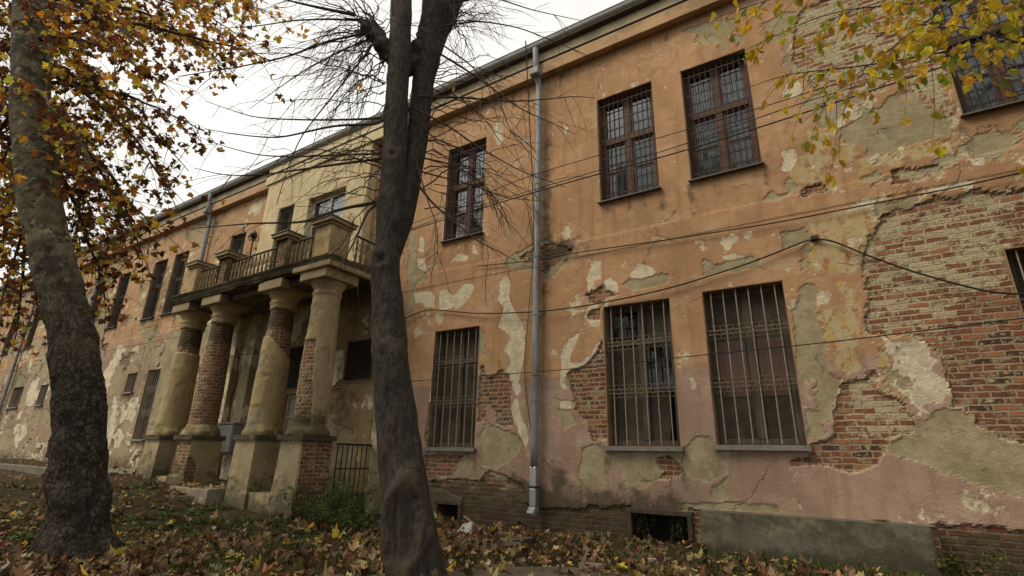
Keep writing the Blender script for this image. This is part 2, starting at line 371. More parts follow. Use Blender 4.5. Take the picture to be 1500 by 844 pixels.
gx = np.concatenate([[-700, -400, -200, -110, -70, -50], np.arange(-40, -16, .5), np.arange(-16, 5, .07), [6, 8, 12, 20, 40, 90, 200, 500]])
gy = np.concatenate([[-500, -250, -120, -60, -30, -18, -12], np.arange(-9.5, .4, .07), [1, 3, 8, 20, 50, 120, 300, 700]])
GX, GY = np.meshgrid(gx, gy)
V = np.stack([GX, GY, gz(GX, GY)], -1).reshape(-1, 3); nx, ny = len(gx), len(gy)
ii = (np.arange(ny-1)[:, None]*nx+np.arange(nx-1)[None]).ravel()
Q = np.stack([ii, ii+1, ii+nx+1, ii+nx], -1)
def mat_ground():
    t = NT('leaf_mould_soil'); v = t.coord()
    a = t.noise(v, 1.1, 5, .6); b = t.noise(v, 9, 6, .7); c_ = t.noise(v, 45, 4, .7)
    c = t.mix(t.step(b, .35, .65), (.035, .026, .016), (.075, .055, .032))
    c = t.mix(t.step(a, .48, .62), c, (.035, .042, .014))
    c = t.mix(t.math('MULTIPLY', t.step(c_, .50, .66), .8), c, (.12, .08, .04))
    h = t.math('ADD', t.math('MULTIPLY', b, .05), t.math('MULTIPLY', c_, .03))
    return t.finish(c, .95, t.bump(h), 0, .1)
GROUNDM = mat_ground()
tag(link('ground', np_mesh('ground', V, Q), GROUNDM), kind='structure')

# pavement and kerb in front of the far part of the house
kb = MB(); kb.extrude_x([(-2.05, -.3), (-1.85, -.3), (-1.85, .34), (-2.05, .34)], -46, -15.3)
tag(kb.build('kerb', mat_rough('kerb_stone', (.11, .10, .075), (.17, .15, .11), 3, .9, .006), bevel=.02), kind='structure')
pv = MB(); pv.box(-46, -15.3, -1.85, -.08, -.3, .30)
tag(pv.build('pavement', mat_rough('pavement_concrete', (.20, .18, .13), (.14, .125, .09), 3, .9, .004)), kind='structure')
# worn concrete path slab showing through the leaves, bottom of the picture
pp = [(-4.3, -4.4), (-3.9, -3.6), (-3.35, -2.9), (-2.8, -2.45), (-2.3, -2.3), (-1.7, -2.5), (-1.9, -3.1), (-2.4, -3.9), (-2.8, -4.8), (-3.6, -5.2)]
pb = MB(); pz = [float(gz(x, y)) for x, y in pp]; zt = max(pz)*.5+np.mean(pz)*.5+.035
pb.add([(x, y, zt-.3) for x, y in pp]+[(x, y, zt) for x, y in pp], [tuple(range(9, -1, -1)), tuple(range(10, 20))]+[(i, (i+1) % 10, 10+(i+1) % 10, 10+i) for i in range(10)])
tag(pb.build('path', mat_rough('worn_path_concrete', (.13, .105, .07), (.085, .07, .045), 3.5, .9, .006), bevel=.02), kind='structure')

# ================================================================== THE OLD BUILDING
B = thing('old_building', 'long derelict two storey house of peeling orange plaster and bare brick with a columned porch', 'building', (-11.6, 0, 0))
def rect(*c):                       # four corners lt, rt, rb, lb on the wall
    p = [wx(*q) for q in c]
    return ((p[0][0]+p[3][0])/2, (p[1][0]+p[2][0])/2, (p[2][1]+p[3][1])/2, (p[0][1]+p[1][1])/2)
U = [rect((658, 218), (713, 202), (707, 343), (648, 354)), rect((873, 147), (953, 119), (968, 277), (880, 297)),
     rect((994, 103), (1090, 73), (1119, 241), (1014, 265)), (1.93, 2.98, 5.32, 7.55)]
L = [rect((636, 486), (702, 477), (696, 656), (626, 657)), rect((884, 450), (982, 435), (996, 654), (889, 656)),
     rect((1029, 428), (1147, 409), (1182, 651), (1048, 656)), (1.93, 2.98, 1.1, 3.43)]
UF = [rect((228, 384), (246, 379), (227, 464), (205, 471)), rect((258, 373), (278, 366), (256.5, 458), (235, 462)), (-24.1, -23.1, 5.33, 7.6), (-26.4, -25.4, 5.33, 7.6),
      (-33.3, -32.3, 5.33, 7.6), (-36.6, -35.5, 5.33, 7.6), (-16.05, -15.2, 5.4, 7.55)]
LF = [(-19.62, -18.75, 1.17, 3.42), (-21.1, -20.35, 2.72, 3.4), (-29.3, -28.4, 2.56, 3.43), (-32.8, -31.4, 2.55, 3.5), (-24.1, -23.1, 1.17, 3.42)]
WR = (-9.2, -8.35, 5.45, 8.0)       # white window right of the projecting bay
CEL = [rect((637, 737), (675, 733), (673, 775), (637, 778)), rect((921, 746), (1012, 752), (1015, 808), (921, 803))]
CEL = [(c[0], c[1], -.45, c[3]) for c in CEL]
LV = [(-9.75, -8.78, 2.44, 3.44), (-11.95, -11.2, 2.36, 3.5)]
DOOR = (-11.85, -11.1, .15, 2.30)
OPEN = U+L+UF+LF+[WR]+CEL+LV+[DOOR]

# ---- patches traced on the wall (pixel outlines carried onto the wall plane)
BRICK = [[(702,536),(711,534),(713,550),(722,548),(735,543),(745,552),(750,563),(748,590),(746,600),(752,622),(740,628),(725,622),(724,600),(713,592),(708,612),(700,618)],
 [(629,590),(634,600),(635,640),(624,652),(621,640)],
 [(620,668),(684,664),(676,675),(668,683),(655,698),(640,700),(622,700)],
 [(626,704),(680,702),(700,704),(712,690),(725,690),(745,700),(765,710),(770,722),(768,738),(790,745),(910,745),(921,748),(921,815),(660,800),(675,760),(676,730),(650,718),(628,716)],
 [(882,497),(884,520),(888,560),(889,640),(868,645),(858,620),(842,600),(838,580),(833,560),(829,548),(838,542),(855,536),(866,525),(874,515)],
 [(858,432),(868,425),(883,418),(890,425),(905,432),(890,437),(880,446),(862,445)], [(862,455),(878,452),(878,468),(862,468)],
 [(962,672),(978,667),(990,675),(1002,690),(992,698),(968,701),(975,690),(960,680)],
 [(1240,558),(1280,546),(1282,556),(1290,575),(1318,580),(1330,600),(1342,615),(1340,632),(1300,640),(1298,660),(1285,680),(1265,690),(1245,692),(1225,686),(1215,682),(1185,680),(1160,683),(1160,674),(1185,672),(1184,652),(1200,648),(1222,640),(1225,620),(1222,605),(1232,580),(1236,562)],
 [(1272,350),(1300,312),(1330,305),(1345,300),(1370,292),(1400,288),(1450,278),(1520,272),(1560,300),(1620,500),(1600,680),(1500,645),(1470,642),(1450,636),(1440,630),(1425,622),(1422,610),(1415,600),(1400,595),(1390,560),(1383,545),(1375,520),(1360,500),(1330,495),(1300,492),(1280,486),(1268,470),(1268,400),(1265,375)],
 [(1165,25),(1240,-20),(1400,-40),(1385,70),(1402,165),(1390,172),(1368,150),(1340,125),(1320,110),(1290,130),(1230,140),(1190,130),(1185,110),(1160,90),(1158,60)],
 [(1305,250),(1375,238),(1385,250),(1380,258),(1310,266)], [(1177,275),(1203,268),(1205,280),(1180,287)],
 [(1365,769),(1560,783),(1600,900),(1370,880)], [(1010,745),(1030,748),(1030,800),(1010,805)],
 [(770,368),(786,366),(806,356),(826,360),(836,368),(822,382),(806,392),(797,400),(788,392),(770,384),(760,378)]]
PALE = [[(661,383),(672,371),(687,376),(685,380),(672,382)], [(694,359),(701,369),(699,373),(692,371)],
 [(645,426),(652,424),(663,435),(666,431),(680,416),(694,416),(694,423),(687,435),(678,447),(668,453),(663,447),(661,452),(647,454),(644,442)],
 [(607,429),(618,426),(630,427),(637,435),(635,449),(623,452),(618,444),(608,447)], [(637,459),(649,459),(647,471),(639,471)],
 [(732,411),(742,402),(748,414),(746,433),(751,447),(756,463),(766,472),(770,487),(769,505),(765,540),(762,560),(764,570),(758,580),(760,600),(768,620),(775,640),(770,655),(762,640),(752,615),(748,600),(755,580),(750,566),(743,560),(740,545),(748,530),(742,510),(748,495),(738,485),(731,478),(735,465),(738,450),(730,440),(733,425)],
 [(858,405),(869,379),(882,382),(880,408),(873,412),(871,424),(860,427),(859,415)],
 [(883,415),(892,403),(902,412),(907,422),(904,429),(890,428),(880,438),(876,448),(878,472),(878,481),(865,476),(858,462),(859,448)],
 [(924,408),(922,400),(937,386),(956,393),(958,403),(940,410)],
 [(1062,382),(1059,376),(1073,370),(1086,374),(1086,380),(1070,381)],
 [(1057,348),(1071,343),(1082,348),(1081,354),(1071,357),(1071,364),(1064,367),(1063,360),(1058,355)], [(1086,342),(1097,339),(1101,346),(1095,348)],
 [(1300,497),(1340,495),(1362,500),(1370,520),(1378,545),(1385,560),(1390,590),(1392,600),(1380,600),(1365,590),(1355,600),(1348,608),(1340,595),(1330,590),(1320,570),(1305,555),(1300,545)],
 [(822,535),(825,505),(835,495),(850,485),(845,500),(838,515),(835,530),(850,530),(865,520),(872,505),(885,495),(880,510),(868,526),(855,537),(838,543),(829,549),(827,560),(832,570),(824,570),(820,560)],
 [(820,585),(838,585),(838,598),(822,600)], [(1147,121),(1173,111),(1178,130),(1168,140),(1142,147)], [(1145,224),(1160,222),(1165,234),(1155,254),(1146,247)],
 [(1264,145),(1276,145),(1287,174),(1277,189),(1262,177),(1237,174),(1227,189),(1220,194),(1222,179),(1244,160)],
 [(722,188),(728,174),(735,195),(735,209),(729,212)], [(761,196),(775,207),(768,212)], [(825,180),(832,186),(828,200)],
 [(1217,307),(1279,292),(1282,298),(1217,312)], [(1336,282),(1356,279),(1351,297),(1339,305),(1334,295)], [(1359,277),(1420,267),(1420,272),(1359,283)],
 [(610,380),(622,380),(627,400),(622,410),(613,400)], [(615,345),(622,350),(620,372),(613,365)], [(605,480),(615,478),(618,490),(608,495)],
 [(1228,600),(1238,580),(1240,560),(1232,556),(1221,562),(1222,580)], [(676,684),(692,674),(708,684),(700,700),(684,700)],
 [(1280,480),(1300,492),(1300,500),(1280,498)], [(1009,553),(1014,551),(1020,562),(1016,570)], [(1452,318),(1500,300),(1540,300),(1500,316),(1468,326)]]
MORTAR = [[(911,417),(923,408),(940,408),(958,404),(969,399),(982,403),(981,412),(971,418),(926,426),(921,422)],
 [(1030,381),(1038,380),(1047,387),(1062,383),(1086,380),(1094,381),(1102,376),(1113,383),(1111,393),(1078,400),(1071,397),(1047,405),(1033,407),(1031,393)],
 [(1143,342),(1161,336),(1179,332),(1184,350),(1166,361),(1145,368),(1147,350)], [(1177,362),(1187,355),(1185,374),(1187,399),(1175,395),(1171,383),(1177,376)],
 [(1171,426),(1191,417),(1197,440),(1202,462),(1204,495),(1212,521),(1215,545),(1228,556),(1222,580),(1226,600),(1218,612),(1205,622),(1212,640),(1190,645),(1183,640),(1178,600),(1196,600),(1194,560),(1178,558),(1165,540),(1165,505),(1160,470),(1162,455),(1172,440)],
 [(1240,185),(1270,165),(1300,140),(1340,130),(1362,140),(1365,165),(1395,175),(1410,192),(1395,203),(1378,207),(1345,207),(1310,215),(1265,228),(1262,215),(1222,212),(1225,190)],
 [(1412,208),(1426,189),(1438,189),(1492,202),(1492,208),(1469,224),(1407,229),(1402,220)], [(1376,238),(1402,224),(1435,229),(1464,227),(1431,231),(1378,244)],
 [(1370,500),(1400,490),(1410,505),(1402,530),(1390,540),(1381,545),(1373,520)],
 [(1340,632),(1345,620),(1380,602),(1400,602),(1420,608),(1425,622),(1450,640),(1480,645),(1510,648),(1600,690),(1600,760),(1500,735),(1450,715),(1400,700),(1350,680),(1320,672),(1300,665),(1300,648)],
 [(705,655),(700,640),(712,618),(735,628),(755,635),(765,645),(760,660),(745,678),(725,690),(705,680)],
 [(852,655),(868,650),(885,655),(890,665),(892,680),(885,700),(870,730),(855,720),(848,690)],
 [(892,665),(960,660),(985,660),(1005,655),(1020,640),(1040,640),(1050,655),(1070,660),(1065,690),(1040,708),(1015,700),(1000,690),(975,700),(960,705),(930,720),(910,700),(900,680)],
 [(755,370),(775,360),(800,350),(815,358),(835,350),(835,362),(840,372),(830,385),(815,400),(800,412),(795,395),(780,400),(755,395),(740,390),(745,380)],
 [(996,45),(1038,31),(1078,28),(1080,45),(1064,52),(1064,71),(1055,78),(1051,64),(1024,64),(1010,62),(1019,52),(1005,50)], [(1074,52),(1088,50),(1089,62),(1081,69)],
 [(1121,31),(1135,24),(1147,20),(1165,22),(1162,43),(1160,90),(1185,112),(1180,135),(1147,85),(1144,76),(1145,62),(1135,57),(1124,40)],
 [(1180,140),(1240,138),(1262,146),(1240,160),(1222,178),(1215,190),(1195,165),(1180,155)],
 [(1282,300),(1302,295),(1334,290),(1336,307),(1302,315),(1287,306)], [(597,335),(607,335),(610,380),(612,395),(625,398),(628,410),(612,415),(606,430),(605,470),(597,470)],
 [(1120,291),(1130,282),(1140,287),(1152,282),(1152,269),(1156,262),(1166,274),(1161,284),(1133,297)],
 [(680,664),(700,680),(712,690),(700,704),(680,702),(660,702),(668,684)], [(818,600),(836,600),(842,618),(826,628)], [(1265,255),(1290,250),(1305,262),(1280,272),(1262,270)],
 [(700,478),(712,490),(708,520),(702,520)], [(1042,712),(1064,702),(1068,726),(1052,740),(1040,728)], [(1000,738),(1060,735),(1140,742),(1140,750),(1000,748)], [(1335,340),(1400,335),(1420,370),(1380,392),(1340,380)], [(1455,300),(1520,300),(1530,345),(1470,352)]]
OCHRE = [[(1185,325),(1222,310),(1250,300),(1285,295),(1300,312),(1275,345),(1262,360),(1265,385),(1258,400),(1245,410),(1250,430),(1258,450),(1250,490),(1255,520),(1275,545),(1240,555),(1215,515),(1208,490),(1203,462),(1215,455),(1228,462),(1235,440),(1220,428),(1235,410),(1230,395),(1210,395),(1192,402),(1186,370)],
 [(1155,240),(1175,240),(1185,195),(1220,190),(1222,215),(1255,215),(1262,228),(1245,240),(1200,262),(1175,265),(1160,255)],
 [(1260,231),(1310,215),(1345,208),(1378,208),(1395,203),(1414,196),(1414,205),(1397,220),(1376,234),(1307,241),(1260,250)], [(1280,500),(1300,500),(1310,560),(1325,580),(1300,575),(1285,545)], [(1450,305),(1520,285),(1540,320),(1470,332)]]
WASH = [[(1255,290),(1470,270),(1480,330),(1470,400),(1410,450),(1385,500),(1255,500)], [(1150,-30),(1420,-40),(1420,170),(1150,160)], [(1235,545),(1345,545),(1345,640),(1235,640)], [(1300,235),(1390,235),(1390,270),(1300,270)], [(680,685),(775,685),(775,740),(680,740)]]
def near_fields(X, Z):
    """signed distances of every patch kind, with torn outlines"""
    out = {}
    torn = .060*fbm(X*4.2, Z*4.2, seed=21, oct=5, gain=.68)*2 + .034*fbm(X*15, Z*15, seed=22, oct=3, gain=.7)*2
    torn = torn*(.30+1.5*vnoise(X*1.1, Z*1.1, seed=24)**1.5)
    for nm, polys in (('brick', BRICK), ('pale', PALE), ('mortar', MORTAR), ('ochre', OCHRE), ('wash', WASH)):
        f = np.full(X.shape, -1.0)
        for P in polys:
            w = np.array([wx(*q) for q in P]); lo, hi = w.min(0)-.45, w.max(0)+.45
            m = (X > lo[0]) & (X < hi[0]) & (Z > lo[1]) & (Z < hi[1])
            if m.any(): f[m] = np.maximum(f[m], sdf_poly(X[m], Z[m], w))
        k = 1.25 if nm in ('pale', 'ochre') else 1.0
        f = f+torn*k*(1 if nm != 'wash' else 0)
        sd = {'brick': 71, 'pale': 73, 'mortar': 75, 'ochre': 77, 'wash': 79}[nm]      # the right end has lost its coats in fragments
        chaos = sst(-.9, .6, X)*sst(.6, 1.4, Z); frag = fbm(X*5.5, Z*5.5, seed=sd, oct=5, gain=.62)
        f = f+np.where(f > -.30, chaos*{'brick': .20, 'pale': .30, 'mortar': .34, 'ochre': .40, 'wash': .9}[nm]*frag, 0)
        if nm in ('pale', 'mortar'): f = np.maximum(f, chaos*.30*(fbm(X*3.2+sd, Z*3.2, seed=sd+200, oct=6, gain=.62)-.17)-(1-chaos)*.3)
        if nm == 'pale':     # small flakes scattered over the paint
            fl = fbm(X*2.6, Z*2.6, seed=31, oct=6, gain=.64); f = np.maximum(f, (fl-.235)*.25); fl = fbm(X*7, Z*7, seed=33, oct=5, gain=.64); f = np.maximum(f, (fl-.275)*.12)
        if nm == 'wash': f = np.clip(f/.15, -1, 1)
        out[nm] = f
    return out
OR, PK, YE = np.array([.475, .290, .160]), np.array([.40, .278, .212]), np.array([.62, .525, .325])
def wall_attrs(X, Z):
    A = near_fields(X, Z)
    fx = sst(-8.6, -9.6, X)                  # the far wing: its plaster is flaking everywhere
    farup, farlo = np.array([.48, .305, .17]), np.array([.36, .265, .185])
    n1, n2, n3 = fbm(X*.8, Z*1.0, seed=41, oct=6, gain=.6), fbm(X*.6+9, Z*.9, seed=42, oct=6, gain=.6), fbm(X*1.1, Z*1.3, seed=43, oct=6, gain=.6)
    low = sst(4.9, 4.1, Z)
    A['pale'] = np.maximum(A['pale'], np.where(fx > .5, (n1-.16+.08*low)*.9, -1))
    A['mortar'] = np.maximum(A['mortar'], np.where(fx > .5, (n2-.10+.10*low)*.9, -1))
    A['brick'] = np.maximum(A['brick'], np.where(fx > .5, (n3-.24+.05*low)*.8, -1))
    line = 2.24+.05*fbm(X*2, Z*0, seed=44)
    pk = sst(-.012, .012, line-Z)[..., None]*np.ones(3)
    zr = sst(.2, 1.2, X)[..., None]          # the right end was painted a redder tone
    up = OR*(1-.5*zr)+np.array([.40, .24, .13])*.5*zr
    near = up*(1-pk)+PK*pk
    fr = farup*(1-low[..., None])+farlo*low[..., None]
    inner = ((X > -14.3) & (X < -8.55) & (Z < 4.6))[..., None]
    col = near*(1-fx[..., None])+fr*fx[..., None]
    col = np.where(inner, np.array([.29, .215, .115]), col)  # dingy porch wall paint, its colour darkened further to dim the interior
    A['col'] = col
    base = sst(.75, .10, Z+.35*fbm(X*1.7, Z*1.7, seed=45, oct=4))*sst(-1.9, -2.3, X)*sst(-9.0, -6.5, X)
    base = np.maximum(base, .9*sst(.40, .05, Z+.25*fbm(X*1.5, Z*1.5, seed=46))*sst(.5, 1.0, X))
    ruin = np.exp(-((X+4.1)/.55)**2-((Z-4.62)/.22)**2)*.9
    pipe = .75*np.exp(-((X+4.15)/.22)**2)*sst(1.1, .5, Z)
    drip = np.zeros(X.shape); jn = fbm(X*9, Z*.6, seed=48, oct=4)
    for o in U+L+UF[:4]+LF[:2]:          # run-off below the ends of every sill
        for xe in (o[0]-.02, o[1]+.02): drip = np.maximum(drip, (.42+.8*jn)*np.exp(-((X-xe)/.075)**2)*sst(o[2]-1.0-.8*jn, o[2]-.05, Z)*(Z < o[2]))
        drip = np.maximum(drip, (.10+.9*jn)*sst(o[0]-.05, o[0]+.05, X)*sst(o[1]+.05, o[1]-.05, X)*sst(o[2]-.7, o[2]-.02, Z)*(Z < o[2]))
    drip = np.maximum(drip, (.12+1.0*jn)*sst(7.7, 8.7, Z)); drip = np.maximum(drip, (.25+.9*jn)*np.exp(-((X+4.35)/.16)**2)*sst(8.5, 7.0, Z)*sst(2.0, 4.5, Z))
    drip = np.clip(drip, 0, .6)
    A['damp'] = np.clip(np.maximum.reduce([base, ruin, pipe, fx*.6*sst(1.1, .2, Z), fx*np.clip(.12+.9*fbm(X*.7, Z*.5, seed=47, oct=5), 0, .45), drip]), 0, 1)
    return A
def depth(A):
    s = lambda f: sst(-.022, .018, f)
    return np.maximum.reduce([.006*s(A['pale']), .013*s(A['mortar']), .034*s(A['brick'])])
def snap(vals, pins):
    vals = np.array(sorted(vals)); keep = [v for v in vals if all(abs(v-p) > .012 for p in pins)]
    return np.array(sorted(keep+[p for p in pins if vals[0] <= p <= vals[-1]]))
def panel(name, xs, zs, y0, openings, attrs_fn, parent, bump_y=None):
    xs = snap(xs, sorted({round(v, 4) for o in openings for v in o[:2]})); zs = snap(zs, sorted({round(v, 4) for o in openings for v in o[2:]}))
    X, Z = np.meshgrid(xs, zs); A = attrs_fn(X, Z); Y = y0+depth(A)
    if bump_y is not None: Y = Y+bump_y(X, Z, A)
    nx, nz = len(xs), len(zs); ii = (np.arange(nz-1)[:, None]*nx+np.arange(nx-1)[None])
    cx, cz = (xs[1:]+xs[:-1])/2, (zs[1:]+zs[:-1])/2; CX, CZ = np.meshgrid(cx, cz); keep = np.ones(CX.shape, bool)
    for o in openings: keep &= ~((CX > o[0]) & (CX < o[1]) & (CZ > o[2]) & (CZ < o[3]))
    ii = ii[keep]; Q = np.stack([ii, ii+1, ii+nx+1, ii+nx], -1)
    return link(name, np_mesh(name, np.stack([X, Y, Z], -1).reshape(-1, 3), Q, {k: (v.reshape(-1, 3) if v.ndim == 3 else v.ravel()) for k, v in A.items()}, np.stack([X.ravel(), Z.ravel()], -1), smooth=False), FACADE, parent)
def wall_relief(X, Z, A):
    band = sst(4.40, 4.42, Z)*sst(4.74, 4.70, Z)*.010*sst(.01, -.02, A['brick'])
    wave = .010*fbm(X*1.1, Z*1.1, seed=51, oct=4)*2
    return wave-band
xs = np.concatenate([np.arange(-46, -24, .16), np.arange(-24, -9, .06), np.arange(-9, 3.0, .026), np.arange(3.0, 7.01, .1)]); zs = np.arange(-.55, 9.02, .027)
OPEN = [tuple(round(v, 4) for v in o) for o in OPEN]
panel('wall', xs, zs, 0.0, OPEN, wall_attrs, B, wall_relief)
# projecting yellow bay over the porch
BAYX0, BAYX1, BAYY = -13.95, -9.42, -.25
BD, BW = (-11.8, -10.25, 4.72, 7.66), (-13.2, -12.45, 5.9, 7.7)
def bay_attrs(X, Z):
    n1, n2 = fbm(X*1.3, Z*1.3, seed=61, oct=6, gain=.6), fbm(X*1.0+4, Z*1.2, seed=62, oct=6, gain=.6)
    return dict(pale=(n1-.20)*.8, mortar=(n2-.24)*.7, brick=np.full(X.shape, -1.), ochre=np.full(X.shape, -1.), wash=np.full(X.shape, -1.), damp=.30*sst(5.6, 4.8, Z),
                col=np.ones(X.shape)[..., None]*YE)
panel('bay_wall', np.arange(BAYX0, BAYX1+.01, .05), np.arange(4.62, 9.0, .05), BAYY, [BD, BW], bay_attrs, B, lambda X, Z, A: .006*fbm(X, Z, seed=63))
PL_YEL = mat_rough('yellow_plaster', (.62, .525, .325), (.52, .43, .26), 3, .92, .004, c3=(.34, .27, .15))
FASC = mat_rough('cream_fascia_paint', (.74, .64, .42), (.62, .52, .32), 2.5, .9, .004, c3=(.50, .42, .28), stretch=(1, 1, .6))
PL_OR = mat_rough('orange_plaster', (.50, .335, .185), (.42, .27, .15), 3, .92, .004, c3=(.30, .20, .11))
PL_SAL = mat_rough('salmon_plaster', (.48, .30, .17), (.42, .26, .15), 3, .92, .004, c3=(.36, .27, .17))
PL_TAN = mat_rough('tan_plaster', (.33, .265, .15), (.26, .21, .12), 3, .92, .006, c3=(.38, .31, .19))
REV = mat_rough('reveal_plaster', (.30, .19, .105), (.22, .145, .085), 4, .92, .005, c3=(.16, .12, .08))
for x0 in (BAYX0, BAYX1-.02): MB().box(x0, x0+.02, BAYY+.002, .02, 4.62, 9.0).build('bay_return', PL_YEL, B)

# ---- cornice, eave, gutter, roof
def cornice(x0, x1, yo, lower):
    yo = max(yo, -.12)
    m = MB(); m.extrude_x([(yo-.18, 8.70), (yo-.18, 8.99), (yo-.16, 9.01), (.05, 9.01), (.05, 8.72), (yo-.10, 8.72)], x0, x1); m.build('cornice', lower, B, bevel=.012)
    m = MB(); m.extrude_x([(yo-.13, 9.014), (yo-.13, 9.31), (.05, 9.31), (.05, 9.014)], x0+.004, x1-.004); m.build('fascia', FASC, B)
    m = MB(); m.extrude_x([(yo-.20, 9.010), (yo-.20, 9.030), (yo-.128, 9.030), (yo-.128, 9.010)], x0+.002, x1-.002); m.build('drip_edge', IRON, B)
cornice(-46, -14.10, 0, PL_SAL); cornice(-14.10, -8.95, -.25, PL_YEL); cornice(-8.95, 7, 0, PL_OR)
m = MB(); m.extrude_x([(-.10, 9.345), (-.24, 9.335), (-.24, 9.375), (-.10, 9.40)], -46, 7); m.build('eave_board', WOOD_GREY, B)
m = MB(); m.extrude_x([(-.245, 9.385), (6.0, 11.6), (6.0, 11.5), (0, 9.405)], -46, 7); m.build('roof', ROOFM, B)
m = MB(); g = [(-.285+.085*math.cos(a), 9.43+.11*math.sin(a)) for a in np.linspace(math.pi, 2*math.pi, 11)]
g2 = [(-.285+.075*math.cos(a), 9.43+.10*math.sin(a)) for a in np.linspace(2*math.pi, math.pi, 11)]
m.extrude_x(g+g2, -46, 7); gt = m.build('gutter', GUTTER, B, smooth=False)
for x in np.arange(-27.5, 7, .9): MB().extrude_x([(-.375, 9.42), (-.375, 9.45), (-.20, 9.45), (-.20, 9.435), (-.365, 9.435), (-.365, 9.42)], x-.015, x+.015).build('gutter_hanger', IRON, gt)
m = MB(); m.tube([(x, -.372, 9.432) for x in (-46, 7)], .014, 8); m.build('gutter_bead', GUTTER, gt)

# ---- downpipes
def downpipe(xt, xb, zb, new=False):
    p = [(xt, -.285, 9.33), (xt, -.285, 9.2), (xt, -.27, 9.0), (xt, -.26, 8.72), (xt, -.15, 8.52), (xt, -.12, 8.40)]
    dp = MB().tube(p+[(xt+(xb-xt)*k, -.12, 8.40+(zb-8.40)*k) for k in np.linspace(.05, 1, 20)], .066, 14).build('downpipe', GALV, B, smooth=True)
    MB().box(xt-.11, xt+.11, -.38, -.17, 8.60, 8.78).build('hopper_head', GALV, dp, bevel=.03)
    for z in (7.6, 6.1, 4.55, 4.33, 3.4, 2.3, 1.85):
        if z > zb+.2:
            k = (8.40-z)/(8.40-zb); m = MB(); x = xt+(xb-xt)*k
            m.tube([(x, -.12, z-.022), (x, -.12, z+.022)], .074, 14); m.box(x-.012, x+.012, -.06, .01, z-.012, z+.012); m.build('pipe_bracket', GALV, dp)
    if new:
        a, b = zb, new; x = xb
        m = MB(); m.box(x-.062, x+.062, -.182, -.058, b+.30, a+.02); m.build('lower_pipe', GALV_NEW, dp, bevel=.018)
        m = MB(); m.box(x-.062, x+.062, -.184, -.056, b, b+.285); m.build('lower_pipe', GALV_NEW, dp, bevel=.018)
        m = MB(); m.box(x-.068, x+.068, -.188, -.052, b+.283, b+.302); m.build('pipe_bracket', IRON, dp)
        m = MB(); m.extrude_x([(-.185, b), (-.055, b), (-.06, b-.06), (-.22, b-.15), (-.27, b-.09)], x-.065, x+.065); m.build('spout', GALV, dp, bevel=.01)
p0, p1, p2_ = at(790, 130, -.12), at(782.5, 685, -.12), at(781, 742, -.12)
downpipe(p0[0], p1[0], p1[2], p2_[2])
downpipe(-17.45, -17.45, 3.6); downpipe(-25.9, -25.9, .5); downpipe(-33.3, -33.3, .5)

# ---- windows
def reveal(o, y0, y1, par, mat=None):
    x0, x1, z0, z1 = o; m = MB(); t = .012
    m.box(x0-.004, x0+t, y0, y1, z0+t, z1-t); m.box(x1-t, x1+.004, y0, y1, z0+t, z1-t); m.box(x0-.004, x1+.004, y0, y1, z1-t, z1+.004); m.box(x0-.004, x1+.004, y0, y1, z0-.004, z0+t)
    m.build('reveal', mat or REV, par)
def wempty(o, nm='window'):
    w = bpy.data.objects.new(nm, None); COL.objects.link(w); w.empty_display_size = .1; w.parent = B
    w.location = Vector((float((o[0]+o[1])/2), 0.0, float(o[2])))-wloc(B); return w
def sill(o, par, y=0, th=.03, over=.05, mat=None):
    m = MB(); m.extrude_x([(y-.085, o[2]-th-.012), (y-.085, o[2]+.0), (y+.20, o[2]+.022), (y+.20, o[2]-.004), (y-.06, o[2]-th+.006), (y-.06, o[2]-th-.012)], o[0]-over, o[1]+over)
    m.build('sill', mat or SILLM, par)
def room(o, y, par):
    m = MB(); x0, x1, z0, z1 = o; m.box(x0-.1, x1+.1, y, y+.9, z0-.1, z1+.1); m.build('dark_backing', VOID, par)  # solid near black box behind the opening, painted as dark as an unlit room
